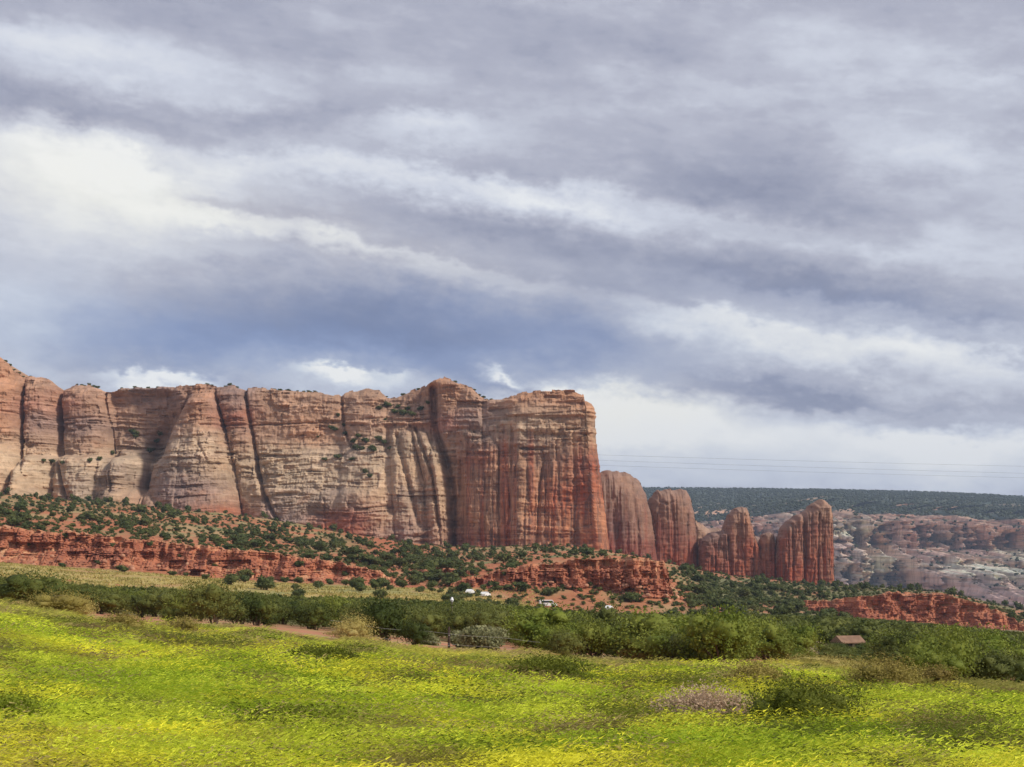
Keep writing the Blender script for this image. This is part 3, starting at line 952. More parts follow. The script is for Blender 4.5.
    fr = np.stack([X, fy, Zz], -1).reshape(-1, 3) - loc
    bk = np.stack([X, byk, Zz], -1).reshape(-1, 3) - loc
    f1 = grid_faces(nr, nc)
    f2 = grid_faces(nr, nc, True) + nr * nc
    verts, faces = np.concatenate([fr, bk]), np.concatenate([f1, f2])
    cols, att = np.concatenate([c.reshape(-1, 3)] * 2), np.concatenate([va.ravel()] * 2)
    if split is None:
        return link(name, mesh_np(name, verts, faces, M_tower, cols, attrs={'varnish': att}), label=label, cat=cat, group=group, loc=loc)
    root = link(name, None, label=label, cat=cat, group=group, loc=loc)
    fx = np.tile(np.tile(ox[:-1], nr - 1), 2)
    edges = [-1e9] + list(split) + [1e9]
    for a, b_ in zip(edges[:-1], edges[1:]):
        keep = (fx >= a) & (fx < b_)
        v_, f_, c_, a_ = submesh(verts, faces, cols, keep, {'varnish': att})
        link('rock_column', mesh_np('rock_column', v_, f_, M_tower, c_, attrs=a_), root)
    return root


fin('sandstone_dome', 'rounded red sandstone dome close against the right end of the mesa', 'rock dome',
    [(572, 530), (576, 500), (585, 480), (596, 473), (606, 470), (618, 471), (630, 475), (639, 482), (645, 494), (650, 512), (654, 536), (657, 565), (658, 585)],
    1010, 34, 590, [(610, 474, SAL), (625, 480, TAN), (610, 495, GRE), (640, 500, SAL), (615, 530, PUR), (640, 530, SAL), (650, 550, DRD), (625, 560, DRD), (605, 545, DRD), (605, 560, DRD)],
    [([(628, 480), (634, 530), (636, 580)], 2.0, 3.5), ([(612, 500), (610, 580)], 1.5, 2.5), ([(598, 478), (625, 478), (645, 492)], 0.9, 2.0), ([(616, 525), (612, 560)], 2.0, 4)],
    R=26, varnish=0.35, rough=0.42, rk=1.0, group='rounded sandstone domes')
fin('sandstone_dome', 'flat topped sandstone dome between the rounded dome and the notched spire', 'rock dome',
    [(640, 560), (643, 515), (649, 498), (656, 491), (666, 489), (678, 489), (685, 491), (690, 499), (694, 518), (697, 545), (699, 575), (700, 592)],
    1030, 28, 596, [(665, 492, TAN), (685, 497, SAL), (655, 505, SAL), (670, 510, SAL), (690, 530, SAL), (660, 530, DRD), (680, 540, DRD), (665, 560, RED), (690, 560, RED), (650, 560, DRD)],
    [([(667, 497), (670, 530), (669, 590)], 1.6, 3.5), ([(655, 502), (664, 506), (672, 502)], 0.9, 2), ([(683, 510), (684, 590)], 1.3, 2.5)],
    R=20, varnish=0.4, rough=0.5, rk=0.9, group='rounded sandstone domes')
fin('sandstone_spire', 'notched red sandstone spire with a low left shoulder beside the flat topped dome', 'rock spire',
    [(697, 585), (698, 550), (701, 539), (708, 533), (716, 531), (722, 530), (725, 521), (729, 513), (733, 510), (737, 508), (741, 506.5), (745, 508), (748, 513), (750, 521), (753, 533), (757, 545), (761, 560), (763, 590)],
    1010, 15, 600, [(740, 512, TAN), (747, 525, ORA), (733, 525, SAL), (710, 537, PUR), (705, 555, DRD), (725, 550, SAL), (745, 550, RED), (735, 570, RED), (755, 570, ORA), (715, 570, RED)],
    [([(724, 530), (728, 560), (729, 600)], 1.3, 3), ([(742, 515), (741, 560), (744, 600)], 1.2, 2.5), ([(751, 540), (752, 600)], 1.2, 3), ([(712, 545), (714, 600)], 1.2, 2.5)],
    R=9, varnish=0.45)
fin('sandstone_spire', 'small narrow sandstone column wedged between the notched spire and the leaning tower', 'rock spire',
    [(755, 590), (757, 556), (759, 540), (762, 534), (768, 532), (773, 534), (775, 548), (776, 592)],
    1005, 9, 602, [(766, 535, TAN), (762, 550, SAL), (770, 555, RED), (766, 575, RED)],
    [([(760, 545), (761, 600)], 0.9, 1.5)], R=6, varnish=0.35)
fin('sandstone_tower', 'tall leaning red sandstone tower of fused columns, rightmost of the row', 'rock tower',
    [(774, 592), (775, 560), (777, 540), (781, 528), (787, 521), (794, 515), (799.5, 513), (803, 511), (808, 507), (812, 504), (816, 501), (819, 499), (822, 499.5), (825, 502), (828, 506), (830, 514), (831, 535), (831.5, 565), (832.5, 598)],
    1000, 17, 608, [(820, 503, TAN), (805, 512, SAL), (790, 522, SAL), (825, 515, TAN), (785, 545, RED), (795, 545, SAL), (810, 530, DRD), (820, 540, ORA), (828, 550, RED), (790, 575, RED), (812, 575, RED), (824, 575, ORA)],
    [([(800, 512), (801, 545), (800, 606)], 1.5, 6), ([(788, 525), (789, 606)], 1.1, 2.5), ([(814, 515), (813, 606)], 1.1, 2.5), ([(818, 545), (819, 606)], 1.0, 3.0), ([(826, 520), (827, 606)], 0.8, 2)],
    R=9, varnish=0.6, split=[800.5])

# saddle of pale rock behind the spires and the low knob by the mesa corner
fin('rock_outcrop', 'pale low slickrock saddle behind the spires and the flat topped dome', 'rock outcrop',
    [(680, 560), (684, 530), (690, 519), (698, 523), (706, 528), (716, 528), (728, 531), (740, 535), (752, 536), (764, 540), (776, 560)],
    1120, 30, 590, [(690, 522, TAN), (705, 530, CRE), (735, 536, GRE), (720, 550, SAL)], R=14, varnish=0.1, flute=0.3)


# ------------------------------------------------------------------ red rock ledges
from mathutils.bvhtree import BVHTree
LEDGE_BVH = []


def on_ledge(px, row):
    d = Vector(((px - CX) / F, 1.0, (YH - row) / F)).normalized()
    best = None
    for t in LEDGE_BVH:
        h = t.ray_cast(Vector((0, 0, 0)), d)
        if h[0] is not None and (best is None or h[3] < best[1]):
            best = (h[0], h[3])
    return best[0] if best else None


def ledge(label, top, base, Y, apron, seed, group=None, lean=3.0):
    tp = np.array(top, float)
    bp_ = np.array(base, float)
    c = np.arange(tp[0, 0], tp[-1, 0] + 0.01, 0.55 if tp[0, 0] > -50 else 0.6)
    ty = np.interp(c, tp[:, 0], tp[:, 1])
    by = np.interp(c, bp_[:, 0], bp_[:, 1]) + 5
    Yl = Y + 9 * fbm(c / 60, c * 0 + seed, c * 0, 3) + 5 * fbm(c / 18, c * 0 + seed, c * 0 + 4, 3)
    nr = 110
    v = np.linspace(0, 1, nr)[:, None]
    Cc = np.broadcast_to(c[None], (nr, len(c)))
    X = (Cc - CX) / F * Y
    ztop = ((YH - ty) / F * Y + 1.3 * fbm(c / 9, c * 0 + seed, c * 0 + 7, 4, 0.6) + 1.0 * (hashi(np.floor(c / 9 + 0.7 * np.sin(c / 13)), 3 + 0 * c) - 0.5))[None]
    zbot = ((YH - by) / F * Y)[None]
    Zz = zbot + v * (ztop - zbot)
    lay_w = 0.95
    zz = Zz + 1.2 * fbm(X / 30, X * 0 + seed, X * 0, 2)
    layer = np.floor(zz / lay_w + 0.35 * np.sin(np.floor(zz / lay_w) * 2.1))
    rel = 0
    col_v = 0
    for k, (bw, am) in enumerate(((6.5, 2.2), (2.4, 1.5), (1.1, 0.7))):
        lk = np.floor(layer / (3 - k)) if k < 2 else layer
        cell = np.floor(X / bw + 3 * hashi(lk, seed + k + 0 * lk))
        h = hashi(lk, cell, seed * 7 + k)
        rel = rel + am * (h - 0.5) * 2
        col_v = col_v + (h - 0.5) * (0.5 if k else 0.4)
    vert = fbm(X / 5, X * 0 + seed, Zz / 60, 3)
    rel += 2.4 * vert + 4.5 * fbm(X / 14, X * 0 + seed + 2, Zz / 90, 3) + 0.35 * fbm(X / 1.5, Zz / 1.5, X * 0 + seed, 2)
    apr = apron * np.clip(1 - v / np.clip(0.62 + 0.5 * fbm(X / 16, X * 0 + seed, X * 0 + 3.3, 3), 0.3, 0.95), 0, 1) ** 1.2
    slope = lean * (1 - v)
    Yv = Yl[None] - slope - apr - rel
    edge_f = np.minimum(1, np.minimum(c - c[0], c[-1] - c) / 14)[None]
    cc_ = cmix((0.46, 0.165, 0.085), (0.27, 0.09, 0.055), sstep(-0.1, 0.45, col_v))
    cc_ = cmix(cc_, (0.60, 0.33, 0.18), sstep(0.12, 0.4, -col_v))  # light orange highlights painted on scattered blocks
    cc_ = cmix(cc_, (0.47, 0.22, 0.12), sstep(0.9, 1.0, v + 0 * X) * 0.7)  # top course painted lighter orange, as if lit
    cc_ = cmix(cc_, (0.40, 0.19, 0.105), sstep(0.5, 0.05, v + 0 * X) * 0.5)
    va = 0.25 + 0 * X
    back = np.array([2, 5, 10, 25, 60.0])
    Xa, Ya, Za, Ca, Va = [X], [Yv], [Zz], [cc_], [va]
    for e_, d_ in zip(back, (0.2, 0.5, 1.5, 5, 18)):
        Xa.append(X[-1:] * 1.0)
        Ya.append(Yv[-1:] + e_)
        Za.append(Zz[-1:] - d_ + 0.3 * fbm(X[-1:] / 3, X[-1:] * 0 + e_, X[-1:] * 0, 2))
        Ca.append(cmix(np.broadcast_to(np.array((0.44, 0.20, 0.11)), (1, len(c), 3)), (0.46, 0.28, 0.16), hashi(np.floor(X[-1:] / 3), int(e_) + 0 * X[-1:])))  # upper slabs carry the painted lit orange too
        Va.append(va[-1:] * 0)
    Xa, Ya, Za, Ca, Va = (np.concatenate(q) for q in (Xa, Ya, Za, Ca, Va))
    loc = np.array([X.mean(), Y, float(zbot.mean())])
    wv3 = np.stack([Xa, Ya, Za], -1)[::2, ::2]
    LEDGE_BVH.append(BVHTree.FromPolygons(wv3.reshape(-1, 3).tolist(), grid_faces(*wv3.shape[:2]).tolist()))
    vts = np.stack([Xa, Ya, Za], -1).reshape(-1, 3) - loc
    return link('rock_ledge', mesh_np('rock_ledge', vts, grid_faces(*Xa.shape), M_ledge, Ca.reshape(-1, 3), attrs={'varnish': Va.ravel()}),
                label=label, cat='rock ledge', group=group, loc=loc)


L1_top = [(-300, 505), (-100, 519), (0, 527), (30, 528), (60, 532), (100, 534), (125, 537), (160, 541), (200, 546), (230, 549), (260, 552), (300, 557), (330, 561), (360, 566), (380, 571), (398, 582)]
L1_base = [(-300, 548), (0, 560), (60, 565), (100, 569), (150, 573), (200, 579), (260, 582), (330, 584), (398, 586)]
ledge('long broken red rock ledge crossing the left half, above the straw strip', L1_top, L1_base, 470, 10, 3, 'broken red rock ledges')
L2_top = [(440, 588), (455, 582), (475, 576), (500, 570), (530, 565), (560, 561), (590, 559), (618, 557), (640, 558), (655, 560), (664, 563), (668, 570), (671, 585), (676, 600), (690, 610)]
L2_base = [(440, 594), (500, 602), (560, 608), (620, 613), (660, 613), (690, 615)]
ledge('red rock ledge with a steep right end and rubble slope, centre of view', L2_top, L2_base, 462, 16, 5, 'broken red rock ledges')
L3_top = [(765, 622), (780, 612), (795, 606), (805, 602), (830, 600), (850, 597), (870, 595), (890, 593), (905, 592), (925, 594), (945, 594), (960, 598), (975, 602), (990, 608), (1005, 613), (1018, 622), (1030, 630)]
L3_base = [(765, 624), (780, 624), (830, 624), (870, 628), (930, 632), (980, 634), (1030, 636)]
ledge('low red rock ledge on the right, in front of the far canyon', L3_top, L3_base, 640, 9, 8, 'broken red rock ledges')
L4_top = [(395, 578), (410, 571), (428, 568), (450, 569), (470, 572), (490, 580)]
L4_base = [(395, 582), (440, 586), (490, 588)]
ledge('small red outcrop with junipers between the two larger ledges', L4_top, L4_base, 500, 4, 11, 'broken red rock ledges')

# ------------------------------------------------------------------ far canyon country
fc = np.concatenate([np.arange(350, 640, 4.0), np.arange(640, 1080, 0.9), np.arange(1080, 1500, 6.0)])
nq = 260
q = np.linspace(0, 1, nq)[:, None]
Fc = np.broadcast_to(fc[None], (nq, len(fc)))
rim_y = np.interp(fc, [350, 640, 700, 760, 830, 880, 930, 980, 1024, 1500], [520, 519, 519, 514, 506, 510, 509, 511, 516, 526])[None]
lowy = 660.0
rowy = lowy + (rim_y - lowy) * q
Ya = np.array([2450, 2900.0])
n_a = fbm(Fc / 45, q * 0.5 + 0 * Fc, Fc * 0 + 2.7, 4)
n_b = np.abs(fbm(Fc / 20, q * 0.7 + 0 * Fc, Fc * 0 + 6.1, 4))
qq = q + 0.05 * n_a
ter = qq + 0.045 * np.sin(2 * math.pi * 4.0 * qq + 4.0 * n_a)
n_c = np.abs(fbm(Fc / 8, q * 0.7 + 0 * Fc, Fc * 0 + 16.1, 4))
ns = 4.0
kq = np.clip(q + 0.05 * n_a + 0.02 * fbm(Fc / 14, q * 3 + 0 * Fc, Fc * 0 + 2, 3), 0, 1.1) * ns
stair = (np.floor(kq) + np.clip((kq - np.floor(kq) - 0.72) / 0.28, 0, 1)) / ns
Yd = 2450 + 640 * stair + 40 * q
Yd = Yd + 420 * n_a * (1 - 0.3 * q) + 260 * n_b + 170 * n_c
Prow = rowy + 0 * Fc


def fbump(x0, x1, y0, y1, amp, p=0.5):
    sx_ = np.clip((Fc - x0) / (x1 - x0), 0, 1)
    return amp * (4 * sx_ * (1 - sx_)) ** p * sstep(y0, y0 + 14, Prow) * (1 - sstep(y1, y1 + 60, Prow))


Yd -= fbump(905, 998, 562, 640, 260) + fbump(985, 1060, 585, 660, 260) + fbump(925, 992, 548, 600, 120) + fbump(1000, 1080, 545, 590, 150) + fbump(878, 918, 538, 560, 90) + fbump(836, 872, 525, 545, 90)
for ax, ay, aw, ah in ((858, 552, 6, 7), (874, 553, 6, 4), (1018, 566, 7, 12), (1000, 605, 8, 18), (968, 599, 4, 6)):
    Yd += 130 * np.exp(-((Fc - ax) / aw) ** 4 - ((Prow - ay) / ah) ** 4)
Yd += 34 * fbm(Fc / 5, Prow / 6, Fc * 0 + 3, 5, 0.62)
for k_, (lw, bw, am) in enumerate(((9.0, 7.0, 26.0), (4.0, 3.5, 15.0), (1.8, 2.0, 8.0))):
    lay_ = np.floor(Prow / lw + 0.5 * fbm(Fc / 20, Prow / 20, Fc * 0 + k_, 2))
    cel_ = np.floor(Fc / bw + 0.6 * fbm(Fc / 6, Prow / 6, Fc * 0 + k_ + 7, 2) + 4 * hashi(lay_, k_ + 0 * lay_))
    Yd += am * 2 * (hashi(lay_, cel_, k_ + 77) - 0.5)
Yd = Yd - 22 * np.clip(perlin(Prow / 5, Fc / 25, Fc * 0 + 3) * 2, -1, 1)
Zd = (YH - Prow) / F * 2850
FX = (Fc - CX) / F * 2850
# colour: slickrock, pink cliffs, painted purple shadows and alcove shade, dark brush on the gentle ground
dz = np.gradient(Zd, axis=0)
dY = np.gradient(Yd, axis=0)
gentle = sstep(3.0, 8.0, dY / np.maximum(dz, 0.05))
P1, P2, P3, P4 = (0.58, 0.49, 0.39), (0.48, 0.29, 0.22), (0.38, 0.265, 0.235), (0.48, 0.38, 0.31)
fctrl = [(700, 520, P2), (700, 535, P3), (700, 560, P4), (760, 520, P2), (760, 540, P3), (845, 512, P2), (840, 526, P4), (850, 533, P1), (880, 533, P4), (835, 548, P3), (845, 552, P4),
         (866, 552, P3), (890, 552, P4), (865, 562, P1), (880, 566, P1), (845, 572, P4), (870, 580, P1), (850, 588, P3), (905, 540, P2), (915, 556, P3), (905, 575, P3), (912, 590, P3),
         (930, 526, P2), (940, 535, P3), (965, 540, P4), (975, 547, P3), (945, 552, P2), (965, 556, P2), (985, 552, P3), (930, 570, P1), (952, 568, P1), (975, 570, P1), (990, 572, P1),
         (935, 586, P3), (955, 588, P2), (978, 590, P3), (960, 600, P3), (1000, 570, P3), (1002, 590, P3), (1000, 610, P3), (1000, 525, P2), (1020, 530, P2), (1015, 545, P2), (1020, 556, P1), (1018, 570, P2),
         (1020, 588, P1), (1015, 605, P4), (1040, 600, P4), (1000, 512, P2)]
fcol = rbf_color(Fc + 9 * fbm(Fc / 12, Prow / 8, Fc * 0 + 1, 4), Prow + 6 * fbm(Fc / 10, Prow / 7, Fc * 0 + 5, 4), fctrl, 14, 7)
fcol = 1.58 * fcol * np.array((1.03, 1.0, 0.94)) * (1 + 0.35 * fbm(Fc / 6, Prow / 4, Fc * 0 + 31, 4, 0.6))[..., None]
fcol = cmix(fcol, (0.30, 0.20, 0.19), sstep(0.05, 0.4, fbm(Fc / 4, Prow / 30, Fc * 0 + 8, 3)) * 0.5)
fcol = cmix(fcol, (0.13, 0.14, 0.10), sstep(0.16, 0.34, fbm(Fc / 9, Prow / 5, Fc * 0 + 58, 5, 0.65)) * 0.6)
brush = gentle * sstep(-0.05, 0.25, fbm(Fc / 7, Prow / 5, Fc * 0 + 12, 4))
fcol = np.clip(cmix(fcol, (0.12, 0.13, 0.08), brush * 0.75), 0.02, 0.7)
# the wooded plateau behind the rim
crest = np.interp(fc, [350, 600, 650, 700, 760, 830, 900, 960, 1024, 1500], [486, 487, 487.5, 488, 488.5, 489.5, 491, 493, 496.5, 502])[None]
n2q = 90
w = np.linspace(0, 1, n2q)[1:, None]
PFc = np.broadcast_to(fc[None], (n2q - 1, len(fc)))
Y0 = Yd[-1:]
PYd = Y0 + (5200 - Y0) * w ** 1.25
z0 = Zd[-1:]
z1 = (YH - crest) / F * 5200 * (2850.0 / 2850.0)
zl = z0 + (z1 - z0) * (w ** 1.1) + 7 * fbm(PFc / 60, PYd / 300, PFc * 0 + 3, 3) * np.sin(math.pi * w)
# a lower wooded bench on the right
zl = zl + 0 * PFc
PXw = FX[-1:] + ((PFc - CX) / F * PYd - FX[-1:]) * sstep(0, 0.5, w)
pcol = cmix((0.045, 0.065, 0.05), (0.085, 0.10, 0.07), sstep(-0.1, 0.3, fbm(PFc / 8, PYd / 90, PFc * 0, 4)))
bare = sstep(0.14, 0.34, fbm(PFc / 28, PYd / 200, PFc * 0 + 14, 4)) * sstep(0.55, 0.25, w + 0 * PFc)
pcol = cmix(pcol, (0.55, 0.34, 0.23), bare * 0.9)
end_z = np.full((1, len(fc)), -300.0)
fxs = np.concatenate([FX, PXw, PXw[-1:]])
fys = np.concatenate([Yd, PYd, PYd[-1:] + 700])
fzs = np.concatenate([Zd, zl, end_z])
fcs = np.concatenate([fcol, pcol, pcol[-1:]])
fva = np.concatenate([0.35 + 0 * FX, 0 * PXw, 0 * PXw[-1:]])
link('canyon_hills', mesh_np('canyon_hills', np.stack([fxs, fys, fzs], -1).reshape(-1, 3), grid_faces(*fxs.shape), M_far, fcs.reshape(-1, 3), attrs={'varnish': fva.ravel()}), kind='structure')


# ------------------------------------------------------------------ plants
def ico(sub=1):
    p = (1 + 5 ** 0.5) / 2
    v = [(-1, p, 0), (1, p, 0), (-1, -p, 0), (1, -p, 0), (0, -1, p), (0, 1, p), (0, -1, -p), (0, 1, -p), (p, 0, -1), (p, 0, 1), (-p, 0, -1), (-p, 0, 1)]
    f = [(0, 11, 5), (0, 5, 1), (0, 1, 7), (0, 7, 10), (0, 10, 11), (1, 5, 9), (5, 11, 4), (11, 10, 2), (10, 7, 6), (7, 1, 8), (3, 9, 4), (3, 4, 2), (3, 2, 6), (3, 6, 8), (3, 8, 9), (4, 9, 5), (2, 4, 11), (6, 2, 10), (8, 6, 7), (9, 8, 1)]
    v = [np.array(a) / np.linalg.norm(a) for a in v]
    for _ in range(sub):
        cache, nf = {}, []

        def mid(a, b):
            k = (min(a, b), max(a, b))
            if k not in cache:
                mm = v[a] + v[b]
                v.append(mm / np.linalg.norm(mm))
                cache[k] = len(v) - 1
            return cache[k]
        for a, b, c_ in f:
            x, y, z = mid(a, b), mid(b, c_), mid(c_, a)
            nf += [(a, x, z), (b, y, x), (c_, z, y), (x, y, z)]
        f = nf
    return np.array(v), np.array(f)


IV0, IF0 = ico(0)
IV1, IF1 = ico(1)
IV2, IF2 = ico(2)


def crown_arrays(h, w, nleaf, leaf, seed, lobes=7, low=0.12, core=0.72, upright=False, rag=0.0):
    """uneven lobed crown: opaque rough cores, leaf clumps (triangles) over and between them"""
    r = np.random.default_rng(seed)
    V, Fc_, off = [], [], 0
    cen = []
    for k in range(lobes):
        a = r.uniform(0, 2 * math.pi)
        rad = w * 0.5 * r.uniform(0.15, 0.62) * (k > 0)
        zc = h * (low + r.uniform(0.2, 0.62) if k else 0.52)
        s = np.array([w * r.uniform(0.2, 0.32), w * r.uniform(0.2, 0.32), h * r.uniform(0.2, 0.32)])
        if k == 0:
            s = np.array([w * 0.34, w * 0.34, h * 0.38])
        cen.append((np.array([rad * math.cos(a), rad * math.sin(a), zc]), s))
    for cpt, s in cen:
        iv = IV1 * (1 + 0.22 * r.normal(size=(len(IV1), 1)))
        p = cpt + iv * s * core
        p[:, 2] = np.maximum(p[:, 2], h * low * 0.6)
        V.append(p); Fc_.append(IF1 + off); off += len(p)
    per = nleaf // lobes
    for cpt, s in cen:
        d = r.normal(size=(per, 3)); d /= np.linalg.norm(d, axis=1)[:, None]
        p = cpt + d * s * r.uniform(0.78 - rag, 1.18 + 0.5 * rag, size=(per, 1))
        p[:, 2] = np.maximum(p[:, 2], h * low * 0.4)
        u = r.normal(size=(per, 3)); u /= np.linalg.norm(u, axis=1)[:, None]
        if upright:
            u = u * 0.35 + d * 0.4 + np.array([0, 0, 0.7])
        t = np.cross(u, r.normal(size=(per, 3))); t /= np.linalg.norm(t, axis=1)[:, None] + 1e-9
        L_ = leaf * r.uniform(0.6, 1.4, size=(per, 1))
        wd = 0.22 if upright else 0.5
        tri = np.stack([p - t * L_ * wd, p + t * L_ * wd, p + u * L_ * (1.6 if upright else 1.0)], 1).reshape(-1, 3)
        V.append(tri); Fc_.append(np.arange(per * 3).reshape(-1, 3) + off); off += per * 3
    return np.concatenate(V), np.concatenate(Fc_)


def tube(pts, radii, sides=6):
    pts = [np.array(p, float) for p in pts]
    V = []
    for i, p in enumerate(pts):
        d = pts[min(i + 1, len(pts) - 1)] - pts[max(i - 1, 0)]
        d /= np.linalg.norm(d) + 1e-9
        a = np.cross(d, [0.3, 0.9, 0.2]); a /= np.linalg.norm(a)
        b_ = np.cross(d, a)
        for k in range(sides):
            t = 2 * math.pi * k / sides
            V.append(p + radii[i] * (a * math.cos(t) + b_ * math.sin(t)))
    Fq = []
    for i in range(len(pts) - 1):
        for k in range(sides):
            k2 = (k + 1) % sides
            Fq.append((i * sides + k, i * sides + k2, (i + 1) * sides + k2, (i + 1) * sides + k))
    return np.array(V), np.array(Fq)


def trunk_mesh(h, w, seed):
    r = np.random.default_rng(seed)
    V, Fq, off = [], [], 0
    for k in range(4):
        a = r.uniform(0, 6.28)
        e = np.array([math.cos(a), math.sin(a), 0]) * w * (0.26 if k else 0.05)
        top = e + np.array([0, 0, h * (0.5 if k else 0.62)])
        base = np.array([math.cos(a), math.sin(a), 0]) * 0.05 * (k > 0) + np.array([0, 0, -0.35])
        mid_ = (base * 0.5 + top * 0.5) - e * 0.2
        rr = (0.05 if k else 0.075) * w * 0.5
        v_, f_ = tube([base, mid_, top], [rr, rr * 0.7, rr * 0.25])
        V.append(v_); Fq.append(f_ + off); off += len(v_)
    return mesh_np('trunk', np.concatenate(V), np.concatenate(Fq), M_wood)


def plant_proto(mat, h, w, nleaf, leaf, seed, **kw):
    v, f = crown_arrays(h, w, nleaf, leaf, seed, **kw)
    return mesh_np('crown', v, f, mat), trunk_mesh(h, w, seed)


BUSH = [plant_proto(M_bush, 2.6, 3.4 + 0.3 * (k % 3), 3400, 0.10, 100 + k, lobes=12 + k % 5, core=0.5, rag=0.2) for k in range(8)]
BUSHL = [plant_proto(M_bush_light, 2.6, 3.4 + 0.3 * (k % 3), 3400, 0.10, 200 + k, lobes=12 + k % 4, core=0.5, rag=0.2) for k in range(4)]
JUN = [plant_proto(M_juniper, 3.2, 3.6 + 0.4 * (k % 3), 420, 0.38, 300 + k, lobes=6 + k % 3) for k in range(7)]
first_used = {}


def plant(name, protos, k, loc, s, rz, label, cat, group=None):
    """thing (Empty at the base) > crown, trunk; every copy is its own three objects sharing mesh data"""
    key = (id(protos), k)
    if key not in first_used:
        cm, tm = protos[k]
        root = link(name, None, label=label, cat=cat, group=group)
        cr_ = link('crown', cm, root)
        tr = link('trunk', tm, root)
        first_used[key] = (root, cr_, tr)
    else:
        r0, c0, t0 = first_used[key]
        root = r0.copy(); col.objects.link(root)
        root.name = name
        for ch in (c0, t0):
            d = ch.copy(); col.objects.link(d); d.parent = root
        root['label'] = label
        root['category'] = cat
        if group:
            root['group'] = group
        elif 'group' in root:
            del root['group']
    root.location = loc
    root.rotation_euler = (0, 0, rz)
    root.scale = s
    return root


rr = random.Random(21)
# ---- the belt of bushes between grass and ledges
GRASS_EDGE = lambda px: np.interp(px, [-300, 0, 50, 100, 200, 300, 345, 385, 400, 520, 560, 640, 700, 760, 800, 860, 900, 935, 1024, 1300],
                                  [64, 64, 64, 74, 76, 80, 80, 60, 80, 80, 62, 62, 56, 66, 76, 86, 70, 52, 51, 51])


GRASS_TOP = lambda px: np.minimum(GRASS_EDGE(px), np.interp(px, [-300, 40, 70, 185, 215, 345, 356, 372, 390, 400, 520, 535], [64, 62, 54, 54, 55, 56, 66, 60, 60, 61, 61, 99]))


def belt_region(px):
    return 'left' if px < 250 else ('middle' if px < 480 else ('centre' if px < 760 else 'right'))


belt_txt = {
    'left': ('dark green bush in the dense belt below the straw strip, left side', 'bushes in the left of the belt'),
    'middle': ('dark green bush in the belt behind the red bare soil and fence post', 'bushes in the middle of the belt'),
    'centre': ('green bush in the belt below the steep ended central red ledge', 'bushes in the centre of the belt'),
    'right': ('green bush in the wide belt below the low right hand red ledge', 'bushes in the right of the belt'),
}
# single bushes that stand out (column, depth, width, height)
SPECIAL = [
    (215, 70, 2.6, 2.1, BUSH, 'large dark round bush at the grass edge in the left part of the belt'),
    (172, 70, 1.0, 0.9, BUSH, 'small bright bush standing alone in the grass edge beside the large dark bush'),
    (35, 62, 2.4, 1.6, BUSH, 'dark bush straggling onto the grass at the far left'),
    (386, 64, 2.6, 2.0, BUSH, 'dark bush whose foot reaches the grass left of the fence post'),
    (415, 63, 1.2, 1.2, BUSH, 'small dark bush beside the larger one left of the fence post'),
    (540, 68, 3.4, 2.2, BUSHL, 'broad olive green bush right of the pale sage clump'),
    (597, 72, 2.8, 2.6, BUSH, 'tall dark round bush at the grass edge right of centre'),
    (565, 64, 1.5, 1.3, BUSH, 'low dark bush at the foot of the broad olive bush'),
    (722, 59, 3.2, 2.4, BUSHL, 'bright yellow green bush spilling into the grass right of centre'),
    (660, 66, 4.0, 2.3, BUSHL, 'broad bright green bush left of the one spilling into the grass'),
    (918, 80, 3.0, 2.0, BUSH, 'wide dark bush below the brown roofed shed'),
    (955, 60, 3.0, 2.2, BUSH, 'dark bush at the grass edge near the right border'),
]
taken = []
for i, (px, Y, w_, h_, pr, lab) in enumerate(SPECIAL):
    x, y, z = at(px, Y)
    plant('bush', pr, i % len(pr), (x, y, z - 0.1), (w_ / 3.0, w_ / 3.0, h_ / 2.35), rr.uniform(0, 6.28), lab, 'bush')
    taken.append((x, y))
cand = []
for _ in range(26000):
    px = rr.uniform(-140, 1164)
    ymax = np.interp(px, [-140, 0, 130, 250, 400, 480, 560, 700, 780, 830, 1164], [200, 220, 260, 280, 290, 300, 280, 310, 480, 575, 622])
    ymin = float(GRASS_EDGE(px)) + 3
    t = rr.random()
    Y = 1 / (1 / ymin + (1 / ymax - 1 / ymin) * t) if rr.random() < 0.6 else ymin + (ymax - ymin) * t
    x = (px - CX) / F * Y
    cl_ = float(fbm(np.array(x / 14), np.array(Y / 20), np.array(3.1), 2))
    if px < 500 and Y > 0.75 * ymax and cl_ < 0.05:
        continue
    if ymin < Y < 105 and 20 < px < 520 and cl_ < 0.0 and Y < ymin + 14:
        continue
    if cl_ < -0.16 or (826 < px < 870 and 84 < Y < 146) or (444 < px < 458 and Y < 92):
        continue
    cand.append((Y, px, x))
grid = {}
belt = []
for Y, px, x in cand:
    sp_ = 2.0 + Y * 0.004
    k = (int(x // sp_), int(Y // (sp_ * 1.6)))
    if k in grid:
        continue
    if any((x - a) ** 2 + (Y - b_) ** 2 < 3.2 for a, b_ in taken):
        continue
    grid[k] = 1
    belt.append((Y, px, x))
belt.sort()
inframe = [b_ for b_ in belt if -12 < b_[1] < 1036]
indiv = set(id(b_) for b_ in inframe[:285])
stuff_v, stuff_f, so = [], [], 0
LOD = {False: [crown_arrays(2.6, 3.6, 260, 0.36, 700 + k, lobes=6) for k in range(6)]}
